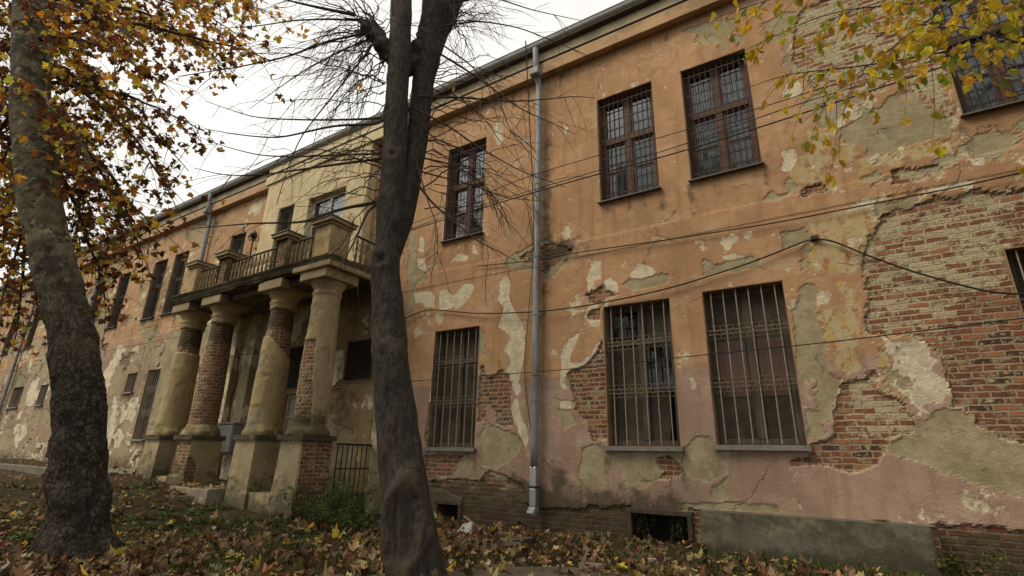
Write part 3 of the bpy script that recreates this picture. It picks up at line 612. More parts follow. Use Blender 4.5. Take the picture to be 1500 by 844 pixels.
def tall_window(o, y=0.0, wood=WOOD_BROWN, grille=True, lo=.585, cur=.86, rv=None):
    w = wempty(o); x0, x1, z0, z1 = o; h = z1-z0; cx = (x0+x1)/2; zt = z0+h*lo
    reveal(o, y+.006, y+.30, w, rv); sill(o, w, y, .012, .03, SILLD)
    m = MB(); fy0, fy1 = y+.17, y+.25
    m.box(x0+.012, x0+.085, fy0, fy1, z0+.02, z1-.012); m.box(x1-.085, x1-.012, fy0, fy1, z0+.02, z1-.012)
    m.box(x0+.085, x1-.085, fy0+.003, fy1, z0+.02, z0+.095); m.box(x0+.085, x1-.085, fy0+.003, fy1, z1-.085, z1-.012)
    m.box(x0+.085, x1-.085, fy0-.012, fy1, zt-.055, zt+.055); m.box(cx-.055, cx+.055, fy0-.006, fy1, z0+.095, zt-.055); m.box(cx-.055, cx+.055, fy0-.006, fy1, zt+.055, z1-.085)
    m.build('frame', wood, w, bevel=.006)
    for a, b in ((x0+.085, cx-.055), (cx+.055, x1-.085)):
        for c, d in ((z0+.095, zt-.055), (zt+.055, z1-.085)):
            s = MB(); s.box(a, a+.035, fy0+.02, fy1-.012, c, d); s.box(b-.035, b, fy0+.02, fy1-.012, c, d); s.box(a+.035, b-.035, fy0+.022, fy1-.012, c, c+.04); s.box(a+.035, b-.035, fy0+.022, fy1-.012, d-.035, d)
            if d < zt: s.box(a+.035, b-.035, fy0+.024, fy1-.02, (c+d)/2-.012, (c+d)/2+.012)
            s.build('sash', wood, w)
            MB().box(a+.02, b-.02, fy0+.045, fy0+.050, c+.02, d-.02).build('pane', GLASS, w)
    c_ = MB(); n = 44; zc = z0+h*cur; xs_ = np.linspace(x0+.03, x1-.03, n); yy = [y+.36+.018*math.sin(i*1.35)+.008*math.sin(i*.5) for i in range(n)]
    c_.add([(xs_[i], yy[i], z) for z in (z0+.03, zc) for i in range(n)], [(i, i+1, n+i+1, n+i) for i in range(n-1)]); c_.build('curtain', CURTAIN, w, smooth=True)
    room(o, y+.45, w)
    if grille:
        g = MB(); gy_ = y+.07
        for k in range(12):
            x = x0+.035+(x1-x0-.07)*k/11; g.tube([(x, gy_, z0+.03), (x, gy_, z1-.02)], .0075, 6)
        for k in range(6):
            z = z0+.16+(h-.30)*k/5; g.box(x0+.0, x1-.0, gy_+.006, gy_+.018, z-.010, z+.010)
        g.build('grille', IRON, w)
    return w
def scroll_grille(o, w, y, nb=6, bands=(.36, .70), mat=None):
    x0, x1, z0, z1 = o; h = z1-z0; g = MB(); xs_ = [x0+.06+(x1-x0-.12)*(k+.35)/(nb-.3) for k in range(nb)]
    for x in xs_:
        j = .008*(rng.random()-.5); g.tube([(x, y, z0+.03), (x+j, y, z0+h*.5), (x, y, z1-.02)], .0095, 6)
    g.build('grille', mat or IRON_RUST, w)
    for f in bands:
        z = z0+h*f; g = MB(); g.box(x0, x1, y-.012, y-.003, z+.055, z+.068); g.box(x0, x1, y-.012, y-.003, z-.010, z+.003)
        st = (x1-x0)/12
        for k in range(12):
            cx = x0+st*(k+.5); g.tube([(cx+.024*math.cos(a), y-.010, z+.028+.024*math.sin(a)) for a in np.linspace(0, 2*math.pi, 11)], .0042, 4, False)
        for x in xs_:
            for sx in (-1, 1):
                for sz in (-1, 1):
                    pts = []
                    for a in np.linspace(0, 1.6*math.pi, 12):
                        r = .050*(1-.09*a); pts.append((x+sx*(.056-r*math.cos(a)), y-.006, z+.028+sz*(.048+.045+r*math.sin(a)*1.0-.03)))
                    g.tube(pts, .0048, 4, False)
        g.build('grille_scrolls', SCROLL, w)
def low_window(o, style):
    w = wempty(o); x0, x1, z0, z1 = o; h = z1-z0; cx = (x0+x1)/2+.02
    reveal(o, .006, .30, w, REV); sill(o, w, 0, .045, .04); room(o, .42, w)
    m = MB(); y0, y1 = .19, .26
    m.box(x0+.012, x0+.095, y0, y1, z0+.02, z1-.012); m.box(x1-.095, x1-.012, y0, y1, z0+.02, z1-.012); m.box(x0+.095, x1-.095, y0+.003, y1, z0+.02, z0+.10); m.box(x0+.095, x1-.095, y0+.003, y1, z1-.10, z1-.012)
    m.box(cx-.06, cx+.06, y0-.006, y1, z0+.10, z1-.10)
    zt = z0+h*.72
    if style != 'three': m.box(x0+.095, cx-.06, y0+.006, y1, zt-.03, zt+.03); m.box(cx+.06, x1-.095, y0+.006, y1, zt-.03, zt+.03)
    m.build('frame', WOOD_GREY, w, bevel=.008)
    pan = [(x0+.095, cx-.06), (cx+.06, x1-.095)]
    for i, (a, b) in enumerate(pan):
        if style == 'two':
            if i == 0:
                MB().box(a, b, y0+.03, y0+.034, zt+.03, z1-.10).build('pane', GLASS, w); MB().box(a, b, y0+.14, y0+.15, zt+.1, z1-.14).build('curtain', CURTAIN, w)
                g = MB()
                for k in range(5): x = a+(b-a)*(k+.5)/5; g.tube([(x, y0+.07, zt), (x, y0+.07, z1-.1)], .011, 6)
                for k in range(3): z = zt+.1+.18*k; g.box(a, b, y0+.075, y0+.085, z-.012, z+.012)
                g.build('inner_bar', IRON, w)
                MB().box(a, b, y0+.03, y0+.04, z0+.10, zt-.03).build('panel', GRIMY, w)
            else:
                MB().box(a, b, y0+.03, y0+.04, zt+.03, z1-.10).build('panel', GRIMY, w); MB().box(a, b, y0+.03, y0+.034, z0+h*.38, zt-.03).build('pane', GLASS, w)
                s = MB(); s.add([(a, y0+.04, z0+.10), (b-.12, y0+.05, z0+.10), (b-.06, y0+.09, z0+h*.38), (a, y0+.04, z0+h*.38), (a, y0+.05, z0+.10), (b-.12, y0+.06, z0+.10), (b-.06, y0+.10, z0+h*.38), (a, y0+.05, z0+h*.38)],
                                [(0, 1, 2, 3), (7, 6, 5, 4), (0, 4, 5, 1), (1, 5, 6, 2), (2, 6, 7, 3), (3, 7, 4, 0)]); s.build('torn_panel', GRIMY, w)
        elif style == 'three':
            MB().box(a, b, y0+.03, y0+.04, z0+.10, z1-.10).build('panel', GRIMY, w); MB().box(a+.02, b-.02, y0+.022, y0+.028, z0+h*.30, z0+h*.66).build('panel', GRIMY_PINK, w)
        else: MB().box(a, b, y0+.03, y0+.04, z0+.10, z1-.10).build('panel', GRIMY, w)
    scroll_grille(o, w, .06)
    return w
for o in U: tall_window(o)
for o, s in zip(L, ('one', 'two', 'three', 'four')): low_window(o, s)
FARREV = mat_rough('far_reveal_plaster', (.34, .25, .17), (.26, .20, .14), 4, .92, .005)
for o in UF: tall_window(o, wood=WOOD_GREY, cur=.35, rv=FARREV)
for o in LF:
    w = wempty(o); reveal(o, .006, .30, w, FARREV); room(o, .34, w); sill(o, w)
    m = MB(); x0, x1, z0, z1 = o; cx = (x0+x1)/2
    for a, b in ((x0+.012, x0+.08), (cx-.04, cx+.04), (x1-.08, x1-.012)): m.box(a, b, .19, .25, z0+.02, z1-.012)
    m.box(x0+.08, cx-.04, .19, .25, z1-.09, z1-.012); m.box(cx+.04, x1-.08, .19, .25, z1-.09, z1-.012); m.build('frame', WOOD_GREY, w)
    MB().box(x0+.05, x1-.05, .22, .23, z0+.02, z1-.05).build('panel', GRIMY, w)
    if z1-z0 > 2: scroll_grille(o, w, .05, 6)
    else:
        g = MB()
        for k in range(7): x = x0+.05+(x1-x0-.1)*k/6; g.tube([(x, .06, z0+.02), (x, .06, z1-.02)], .009, 6)
        g.build('grille', IRON_RUST, w)
tall_window(WR, wood=WOOD_WHITE, grille=False, cur=.6, rv=PL_SAL)
tall_window(BW, y=BAYY, wood=WOOD_GREY, cur=.7, rv=PL_YEL)
# balcony door
w = wempty(BD, 'balcony_door'); x0, x1, z0, z1 = BD; reveal(BD, BAYY+.006, BAYY+.24, w, PL_YEL); room(BD, .28, w); m = MB(); y0, y1 = BAYY+.15, BAYY+.22; cx = (x0+x1)/2; zt = z0+2.15
for a, b in ((x0+.012, x0+.10), (cx-.05, cx+.05), (x1-.10, x1-.012)): m.box(a, b, y0, y1, z0+.02, z1-.012)
for a, b in ((x0+.10, cx-.05), (cx+.05, x1-.10)):
    for c, d in ((z0+.02, z0+.12), (z0+.80, z0+.90), (zt-.05, zt+.05), (z1-.10, z1-.012)): m.box(a, b, y0+.004, y1, c, d)
m.build('frame', WOOD_WHITE, w, bevel=.006)
for a, b in ((x0+.10, cx-.05), (cx+.05, x1-.10)):
    MB().box(a, b, y0+.02, y0+.03, z0+.12, z0+.80).build('door_panel', WOOD_WHITE, w); MB().box(a, b, y0+.03, y0+.035, z0+.90, zt-.05).build('pane', GLASS, w); MB().box(a, b, y0+.03, y0+.035, zt+.05, z1-.10).build('pane', GLASS, w)
MB().box(x0+.1, x1-.1, y0+.12, y0+.13, z0+.1, z1-.25).build('curtain', mat_rough('grey_curtain', (.20, .22, .22), (.28, .30, .30), 2, .9, .002, stretch=(6, 1, .5)), w)
# cellar openings
for o in CEL:
    w = wempty(o, 'cellar_opening'); reveal(o, .02, .55, w, mat_rough('cellar_reveal', (.06, .05, .035), (.10, .08, .055), 6, .95, .01)); room(o, .5, w)
    m = MB(); x0, x1, z0, z1 = o; m.box(x0-.03, x1+.03, -.02, .06, z1-.05, z1+.02); m.box(x1-.05, x1+.02, -.018, .06, z0, z1-.05); m.box(x0-.02, x0+.05, -.018, .06, z0, z1-.05); m.build('frame', mat_rough('rotten_wood', (.05, .04, .028), (.09, .07, .05), 8, .95, .01), w, bevel=.01)
# louvre vents and porch door
for o in LV:
    w = wempty(o, 'louvre_vent'); x0, x1, z0, z1 = o; reveal(o, -.02, .20, w, REV); room(o, .21, w); m = MB(); n = 16
    m.box(x0+.012, x0+.05, -.01, .05, z0+.012, z1-.012); m.box(x1-.05, x1-.012, -.01, .05, z0+.012, z1-.012); m.box(x0+.05, x1-.05, -.008, .05, z0+.012, z0+.05); m.box(x0+.05, x1-.05, -.008, .05, z1-.05, z1-.012); m.build('frame', LOUVRE, w)
    s = MB()
    for k in range(n): z = z0+.06+(z1-z0-.12)*k/n; s.extrude_x([(.0, z), (.008, z-.006), (.075, z+.05), (.067, z+.056)], x0+.05, x1-.05)
    s.build('slat', LOUVRE, w)
w = wempty(DOOR, 'porch_door'); x0, x1, z0, z1 = DOOR; reveal(DOOR, .006, .2, w, REV); m = MB(); m.box(x0+.012, x1-.012, .10, .16, z0+.012, z1-.012); GD = mat_rough('grey_door_paint', (.21, .19, .15), (.27, .25, .20), 4, .7, .003, stretch=(3, 3, .6)); m.build('door_leaf', GD, w)
m = MB(); m.box(x0+.012, x0+.09, .07, .097, z0+.012, z1-.012); m.box(x1-.09, x1-.012, .07, .097, z0+.012, z1-.012); m.box(x0+.09, x1-.09, .072, .097, z1-.10, z1-.012); m.box(x0+.09, x1-.09, .072, .097, z1-.62, z1-.54); m.build('frame', GD, w, bevel=.006)

# ---- porch: pedestals, columns, slab, balcony
PXC = [-8.94, -10.44, -12.87, -14.34]; PYC = -1.34
def const_attrs(shape, col, brick=None, damp=None, mortar=None, pale=None):
    o = np.full(shape, -1.0)
    return dict(pale=o if pale is None else pale, mortar=o if mortar is None else mortar, brick=o if brick is None else brick, ochre=o, wash=o+.5, damp=np.clip((np.zeros(shape) if damp is None else damp)+.13, 0, .95), col=np.ones(shape)[..., None]*np.array(col))
def join_patches(name, patches, parent):
    Vs, Qs, UV, At, n = [], [], [], {}, 0
    for P, N, uv, A in patches:
        nv, nu = P.shape[:2]; d = depth(A)[..., None]; Vs.append((P-N*d).reshape(-1, 3)); UV.append(uv.reshape(-1, 2))
        ii = (np.arange(nv-1)[:, None]*nu+np.arange(nu-1)[None]).ravel()+n; Qs.append(np.stack([ii, ii+1, ii+nu+1, ii+nu], -1)); n += nv*nu
        for k, v in A.items(): At.setdefault(k, []).append(v.reshape(-1, 3) if v.ndim == 3 else v.ravel())
    return link(name, np_mesh(name, np.concatenate(Vs), np.concatenate(Qs), {k: np.concatenate(v) for k, v in At.items()}, np.concatenate(UV)), FACADE, parent)
def block(name, x0, x1, y0, y1, z0, z1, parent, col, fields, st=.03, batter=0.0):
    """box built of patched faces: front (-y), right (+x), left (-x), back, top"""
    out = []
    zz = np.linspace(z0, z1, max(3, int((z1-z0)/st)))
    def face(kind, a0, a1):
        aa = np.linspace(a0, a1, max(3, int(abs(a1-a0)/st))); Ag, Zg = np.meshgrid(aa, zz); k = (z1-Zg)/(z1-z0)*batter
        if kind == 'front': P = np.stack([Ag+0*k, np.full_like(Ag, y0)-k, Zg], -1); N = np.array([0, -1, 0.])
        if kind == 'right': P = np.stack([np.full_like(Ag, x1)+k, Ag, Zg], -1); N = np.array([1., 0, 0])
        if kind == 'left': P = np.stack([np.full_like(Ag, x0)-k, Ag, Zg], -1); N = np.array([-1., 0, 0])
        if kind == 'back': P = np.stack([Ag, np.full_like(Ag, y1)+k, Zg], -1); N = np.array([0, 1., 0])
        if kind in ('front', 'back'):
            e = np.clip((Ag-(x0+x1)/2)/((x1-x0)/2), -1, 1); P[..., 0] += e*k
        else:
            e = np.clip((Ag-(y0+y1)/2)/((y1-y0)/2), -1, 1); P[..., 1] += e*k
        A = fields(kind, Ag, Zg); out.append((P, N, np.stack([Ag, Zg], -1), A))
    face('front', x0, x1); face('right', y0, y1); face('left', y1, y0); face('back', x1, x0)
    xx, yy = np.meshgrid(np.linspace(x0, x1, 4), np.linspace(y0, y1, 4)); out.append((np.stack([xx, yy, np.full_like(xx, z1)], -1), np.array([0, 0, 1.]), np.stack([xx, yy], -1), const_attrs(xx.shape, col)))
    return join_patches(name, out, parent)
def ragged(f, X, Z, seed): return f+.10*fbm(X*4, Z*4, seed=seed, oct=5, gain=.6)
TAN = (.42, .35, .21)
def column(i):
    cx = PXC[i]; c = bpy.data.objects.new('column', None); COL.objects.link(c); c.parent = B; c.location = Vector((cx, PYC, 0.0))-wloc(B); c.empty_display_size = .2
    zb = float(gz(cx, -1.9))-.15; h = .345
    def ped(kind, A, Z):
        s = 200+i*10+len(kind); gr = sst(zb+.95, zb+.1, Z+.5*fbm(A*2, Z*2, seed=s+3))*.75
        ch = ragged(-.06+.7*(fbm(A*1.3, Z*1.3, seed=s+5)), A, Z, s)*.9
        if i == 0 and kind == 'right': return const_attrs(A.shape, TAN, ragged(np.minimum(1.10-Z, .5)+.02, A, Z, s), gr)
        if i == 2 and kind == 'front': return const_attrs(A.shape, TAN, ragged(np.minimum(Z-.35, 1.5-Z), A, Z, s), gr, ragged(.30-Z, A, Z, s+1))
        if i == 2 and kind == 'right': return const_attrs(A.shape, TAN, ragged(.26-np.hypot((A+1.70)*1.0, (Z-.33)*.62), A, Z, s)*1.0, gr*.4)
        if i == 1 and kind == 'front': return const_attrs(A.shape, (.41, .345, .21), None, gr*.7, ch)
        return const_attrs(A.shape, (.41, .345, .21) if kind == 'front' else TAN, None, gr*.8, ch)
    block('pedestal', cx-h, cx+h, PYC-h, PYC+h, zb, 1.12, c, TAN, ped, .028, .035)
    # worn base moulding
    def basef(kind, A, Z): return const_attrs(A.shape, (.24, .20, .13), ragged(-.06+0*Z, A, Z, 77+i), np.full(A.shape, .85 if i == 0 else .6))
    block('base_moulding', cx-h-.05, cx+h+.05, PYC-h-.05, PYC+h+.05, 1.12, 1.22, c, (.22, .19, .13), basef, .03)
    # shaft
    th = np.linspace(0, 2*math.pi, 65); zz = np.concatenate([np.arange(1.22, 4.06, .03), [4.07, 4.10, 4.12, 4.16, 4.28, 4.31, 4.34]])
    T, Z = np.meshgrid(th, zz)
    r = .335-.055*sst(1.4, 4.05, Z)-.012*np.sin(math.pi*np.clip((Z-1.4)/2.6, 0, 1))*-1 + .075*sst(1.44, 1.26, Z) + .022*sst(4.035, 4.07, Z)*sst(4.13, 4.10, Z) + .085*sst(4.20, 4.31, Z)
    r = r+.030*fbm(np.cos(T)*2+i*5, np.sin(T)*2, Z*1.5, seed=81+i, oct=4)
    N = np.stack([np.cos(T), np.sin(T), 0*T], -1); P = np.stack([cx+r*np.cos(T), PYC+r*np.sin(T), Z], -1); ang = (T-math.radians(270)+math.pi) % (2*math.pi)-math.pi   # 0 faces the yard, + turns to the right
    s = 90+i; cu = T*.33
    if i == 0: bk = np.minimum.reduce([.36-np.abs(ang+.02)*.36-(Z-1.5)*.10, 3.05-Z, Z-1.36]); dm = .75*sst(1.75, 1.45, Z)*(np.cos(ang+.1) > -.4)
    elif i == 1: bk = np.minimum(Z-3.08-.25*np.cos(ang*1.0+.4), 3.93-Z); dm = .55*sst(3.35, 3.6, Z)*sst(3.98, 3.85, Z)
    elif i == 2: bk = np.minimum.reduce([Z-1.42, 3.92-Z, .9-np.abs(ang-.25)*.30-.0*Z])-.03; dm = .55*sst(3.15, 3.6, Z)*sst(3.98, 3.85, Z)
    else: bk = np.minimum(Z-3.28, 3.92-Z); dm = .55*sst(3.3, 3.5, Z)*sst(3.98, 3.85, Z)
    bk = ragged(bk, cu+i*3, Z, s); ch = ragged(-.10+.75*fbm(cu*1.4+i*7, Z*1.2, seed=s+9), cu, Z, s+4)
    dm = np.maximum(dm, .35*sst(1.6, 1.25, Z))
    col = (.45, .36, .19) if i in (1, 3) else (.43, .355, .21)
    join_patches('shaft', [(P, N, np.stack([cu, Z], -1), const_attrs(T.shape, col, bk, dm, ch))], c)
    m = MB(); a = .43; m.box(cx-a, cx+a, PYC-a, PYC+a, 4.335, 4.56); m.build('capital', PL_TAN, c, bevel=.02)
for i in range(4): column(i)
SX0, SX1, SY0 = -14.85, -8.42, -1.80
def slab_mesh():
    """eroded, mossy edge of the balcony floor"""
    out = []; zz = np.linspace(4.56, 4.80, 9)
    for kind, a0, a1 in (('f', SX0, SX1), ('r', SY0, -.02), ('l', -.02, SY0)):
        aa = np.linspace(a0, a1, int(abs(a1-a0)/.04)); A, Z = np.meshgrid(aa, zz); e = .08*fbm(A*2.2, Z*5, seed=101, oct=5)-.05*sst(4.70, 4.60, Z)*(1 if kind == 'f' else .6)+.05*sst(4.74, 4.76, Z)
        if kind == 'f': P = np.stack([A, SY0-e, Z], -1); N = np.array([0, -1., 0])
        elif kind == 'r': P = np.stack([SX1+e, A, Z], -1); N = np.array([1., 0, 0])
        else: P = np.stack([SX0-e, A, Z], -1); N = np.array([-1., 0, 0])
        dm = np.clip(.95-.5*sst(-9.6, -8.9, A), 0, 1) if kind == 'f' else np.full(A.shape, .5)
        out.append((P, N, np.stack([A, Z], -1), const_attrs(A.shape, (.30, .25, .15), np.full(A.shape, -1.), dm, ragged(.02+0*Z, A, Z, 102))))
    for z, nz in ((4.56, -1.), (4.80, 1.)):
        xx, yy = np.meshgrid(np.linspace(SX0, SX1, 90), np.linspace(SY0, -.02, 24)); out.append((np.stack([xx, yy, np.full_like(xx, z)], -1), np.array([0, 0, nz]), np.stack([xx, yy], -1),
            const_attrs(xx.shape, (.26, .20, .12), fbm(xx, yy, seed=104)-.2, np.full(xx.shape, .55), fbm(xx*1.2, yy*1.2, seed=105)-.05)))
    return join_patches('balcony_slab', out, B)
slab_mesh()
m = MB(); m.box(-9.6, SX1-.06, SY0-.02, SY0+.08, 4.54, 4.66); m.box(SX1-.06, SX1+.04, SY0-.02, -.3, 4.54, 4.66); m.build('slab_moulding', PL_TAN, B, bevel=.02)
m = MB(); m.box(SX0+.3, SX1-.3, PYC-.22, PYC+.22, 4.40, 4.558); m.build('porch_beam', STONE, B, bevel=.02)
# balcony posts, caps, railings
def post(i):
    cx = PXC[i]; w_, d_ = (.26, .26) if i == 0 else (.22, .24); yc = -1.42
    def f(kind, A, Z):
        s = 300+10*i+len(kind); bk = {0: -1., 1: .15, 2: .25, 3: -.12}[i]
        if i == 1 and kind == 'right': bk = -.3
        if i == 3 and kind == 'right': bk = -.4
        return const_attrs(A.shape, (.47, .36, .19) if i in (0, 3) else (.36, .28, .16), ragged(np.full(A.shape, bk), A, Z, s), np.full(A.shape, .12 if i in (0, 3) else .35), ragged(-.2+.4*fbm(A*2, Z*2, seed=s+2), A, Z, s+1))
    p = block('balcony_post', cx-w_, cx+w_, yc-d_, yc+d_, 4.79, 5.58, B, TAN, f, .03)
    m = MB(); m.box(cx-w_-.04, cx+w_+.04, yc-d_-.04, yc+d_+.04, 5.58, 5.64); m.box(cx-w_-.09, cx+w_+.09, yc-d_-.09, yc+d_+.09, 5.64, 5.72); m.build('post_cap', PL_TAN, p, bevel=.012)
    m = MB(); a, b = w_+.11, d_+.11; m.add([(cx-a, yc-b, 5.722), (cx+a, yc-b, 5.722), (cx+a, yc+b, 5.722), (cx-a, yc+b, 5.722), (cx-a, yc-b, 5.745), (cx+a, yc-b, 5.745), (cx+a, yc+b, 5.745), (cx-a, yc+b, 5.745), (cx, yc, 5.80)],
        [(3, 2, 1, 0), (0, 1, 5, 4), (1, 2, 6, 5), (2, 3, 7, 6), (3, 0, 4, 7), (4, 5, 8), (5, 6, 8), (6, 7, 8), (7, 4, 8)]); m.build('cap_flashing', TIN_CAP, p)
for i in range(4): post(i)
RUSTY = mat_rough('rusty_balusters', (.25, .19, .11), (.15, .105, .06), 12, .8, .002, c3=(.30, .24, .14))
def railing(p, q, n):
    p, q = np.array(p, float), np.array(q, float); d = (q-p); ln = np.linalg.norm(d); d /= ln; z0, z1 = 4.82, 5.48; ro = bpy.data.objects.new('balcony_railing', None); COL.objects.link(ro); ro.parent = B; ro.location = Vector(tuple(p+[0, 0, z0]))-wloc(B); ro.empty_display_size = .1
    MB().tube([p+[0, 0, z1], q+[0, 0, z1]], .026, 6).build('top_rail', IRON, ro); MB().tube([p+[0, 0, z0+.05], q+[0, 0, z0+.05]], .018, 6).build('bottom_rail', IRON, ro)
    for k in range(n):
        c = p+d*ln*(k+.5)/n; b = MB(); prof = [(z0+.04, .012), (z0+.12, .022), (z0+.20, .032), (z0+.30, .020), (z0+.37, .030), (z0+.45, .018), (z0+.56, .030), (z0+.61, .014), (z1, .012)]
        b.tube([c+[0, 0, z] for z, r_ in prof], [r_ for z, r_ in prof], 7)
        for s_ in (-1, 1):
            b.tube([c+d*s_*(.052-.045*math.cos(a))*1.0+[0, 0, z0+.42+.085*math.sin(a)] for a in np.linspace(.2, 5.2, 9)], .008, 4, False)
        b.build('baluster', RUSTY, ro, smooth=True)
railing((-14.09, -1.55, 0), (-13.12, -1.55, 0), 6); railing((-12.62, -1.55, 0), (-10.69, -1.55, 0), 12); railing((-10.19, -1.55, 0), (-9.24, -1.55, 0), 6); railing((-8.55, -1.12, 0), (-8.55, -.27, 0), 6)
# porch floor, steps, low walls, pilasters
m = MB(); m.box(-14.7, -8.6, -1.55, -.03, -.5, .16); m.build('porch_floor', STONE, B, bevel=.02)
def lowf(kind, A, Z): return const_attrs(A.shape, TAN, None, .6*sst(.25, -.2, Z+.2*fbm(A*3, Z*3, seed=131)), ragged(-.05+.5*fbm(A*1.5, Z*1.5, seed=133), A, Z, 132))
block('low_wall', -10.10, -9.32, -1.66, -1.40, -.5, .14, B, TAN, lowf); block('low_wall', -13.95, -13.25, -1.62, -1.40, -.5, .30, B, TAN, lowf)
for (a, b, y0, y1, z1) in ((-12.45, -10.95, -1.98, -1.56, .155), (-12.65, -11.5, -2.34, -1.985, .02), (-12.45, -11.6, -2.75, -2.345, -.09)):
    m = MB(); m.box(a, b, y0, y1, -.6, z1); m.build('step', STONE_LIGHT, B, bevel=.02)
def pilf(kind, A, Z): return const_attrs(A.shape, (.50, .41, .26), ragged(-.10+.3*fbm(A*2, Z*1, seed=141), A, Z, 142), np.full(A.shape, .12), ragged(.02+.4*fbm(A*2, Z*1.5, seed=144), A, Z, 143), ragged(.1+.4*fbm(A*2.2, Z*1.6, seed=146), A, Z, 145))
block('pilaster', -14.75, -14.25, -.16, .02, .1, 4.55, B, TAN, pilf); block('pilaster', -13.85, -13.35, -.16, .02, .1, 4.55, B, TAN, pilf); block('pilaster', -8.52, -8.15, -.10, .02, -.3, 4.5, B, TAN, pilf)

# ================================================================== THINGS AGAINST THE HOUSE
def solo(o, label, cat, group=None):
    rebase(o); return tag(o, label, cat, group)
m = MB(); a, b = wx(1024, 751, -.28), wx(1372, 769, -.28); zt = (a[1]+b[1])/2

def concf(kind, A, Z): return const_attrs(A.shape, (.155, .15, .112), ragged(np.where(kind == 'front', -.12+sst(.12, .0, b[0]-A)*.2, -.3)+0*Z, A, Z, 151), np.clip(.25+1.3*fbm(A*.9, Z*2.0, seed=153, oct=5)+.5*sst(.0, -.25, Z), 0, .8), ragged(-.30+.5*fbm(A*1.2, Z*1.2, seed=152, oct=5), A, Z, 154))
solo(block('concrete_block', a[0], b[0], -.28, .05, -.6, zt, None, (.14, .135, .10), concf, .022), 'long low grey green concrete block against the foot of the wall', 'concrete block')
# electric cabinet in the porch
C0 = thing('electric_cabinet', 'grey metal electric cabinet hung between the porch columns', 'cabinet', (-13.5, -.3, .84))
CABM = mat_rough('grey_cabinet_paint', (.185, .185, .18), (.235, .235, .225), 3, .5, .001)
MB().box(-13.92, -13.14, -.42, -.165, .84, 1.55).build('body', CABM, C0, bevel=.012); d = MB().box(-13.89, -13.17, -.438, -.421, .87, 1.52).build('door', CABM, C0, bevel=.006)
MB().box(-13.80, -13.72, -.446, -.4385, 1.28, 1.42).build('slot', VOID, d); MB().box(-13.96, -13.10, -.46, -.15, 1.555, 1.585).build('lid', CABM, C0)
# lamp on the balcony
lx, ly = -12.05, -1.46; lz = at(366, 348, ly)[2]
LP = thing('lamp_post', 'thin dark lamp post with a small round head standing on the balcony', 'lamp', (lx, ly, 4.81))
m = MB(); m.lathe([(.05, 4.81), (.045, 4.86), (.02, 4.90), (.016, lz-.12), (.03, lz-.10), (.03, lz-.07)], lx, ly, 10); m.build('pole', IRON, LP, smooth=True)
m = MB(); m.lathe([(.03, lz-.07), (.075, lz-.03), (.085, lz+.05), (.06, lz+.10), (.02, lz+.13), (.008, lz+.19)], lx, ly, 12); m.build('lantern', IRON, LP, smooth=True)
m = MB()
for k in range(5):
    q = 2*math.pi*k/5; m.tube([(lx+r*math.cos(q), ly+r*math.sin(q), lz+z) for r, z in ((.02, -.10), (.09, -.13), (.13, -.08), (.12, 0), (.09, .03))], .010, 5)
m.build('bracket', IRON, LP)
# side railing of the porch
RG = thing('iron_railing', 'black iron bar railing beside the brick pedestal of the porch', 'railing', (-8.5, -.5, -.3))
m = MB(); m.box(-8.525, -8.475, -.96, -.05, 1.05, 1.09); m.build('top_rail', IRON, RG); m = MB(); m.box(-8.512, -8.488, -.96, -.05, .60, .625); m.build('mid_rail', IRON, RG)
for k in range(8): MB().box(-8.508, -8.492, -.95+.125*k, -.934+.125*k, -.35, 1.052).build('bar', IRON, RG)
# ---- cables
def cable(pts, y, r, label, ends=None, sag=0):
    P = [at(px, py, yy) for (px, py), yy in zip(pts, [y]*len(pts) if np.isscalar(y) else y)]
    if ends: P = ends[0]+P+ends[1]
    P = np.array(P, float); s = np.linspace(0, 1, len(P)); q = np.linspace(0, 1, len(P)*6)
    P2 = np.stack([np.interp(q, s, P[:, k]) for k in range(3)], -1)
    for _ in range(4): P2[1:-1] = (P2[:-2]+2*P2[1:-1]+P2[2:])/4
    return solo(MB().tube(P2, r, 6).build('cable', RUBBER, smooth=True), label, 'cable')
cable([(560, 345), (594, 331), (649, 311), (769, 259), (879, 227), (1003, 191), (1140, 150), (1349, 82), (1500, 30), (1640, -20)], -.50, .007, 'uppermost of the three thin cables strung past the upper windows', [[np.array([-9.4, -.26, 5.65])], [np.array([6.6, -.02, 7.9])]])
cable([(560, 352), (594, 338), (668, 312), (832, 263), (1000, 213), (1140, 162), (1314, 107), (1400, 77), (1640, -5)], -.46, .007, 'middle one of the three thin cables strung past the upper windows', [[np.array([-9.4, -.26, 5.55])], [np.array([6.6, -.02, 7.7])]])
cable([(560, 352), (609, 335), (700, 306), (851, 262), (1000, 222), (1140, 178), (1354, 107), (1500, 57), (1640, 5)], -.42, .011, 'lowest and thickest of the three cables strung past the upper windows', [[np.array([-9.4, -.26, 5.45])], [np.array([6.6, -.02, 7.5])]])
cable([(700, 390), (790, 381), (830, 372), (1000, 348), (1050, 340), (1145, 325), (1260, 302), (1400, 275), (1487, 255), (1600, 228)], -.06, .010, 'straight cable running along the ledge between the two storeys')
cable([(585, 470), (601, 463), (618, 456), (632, 453), (700, 460), (790, 457), (860, 448), (940, 432), (1000, 417), (1100, 385), (1160, 361), (1180, 353), (1195, 350), (1215, 352), (1235, 359), (1260, 370), (1330, 396), (1400, 416), (1450, 428), (1490, 431), (1600, 428)], [-.06]*5+[-.14]+[-.06]*15, .012, 'sagging black cable that bends over a bracket above the lower windows')
cable([(590, 560), (610, 558), (700, 551), (850, 540), (1000, 523), (1200, 503), (1350, 485), (1500, 466), (1620, 450)], -.11, .008, 'lowest cable crossing in front of the barred lower windows')
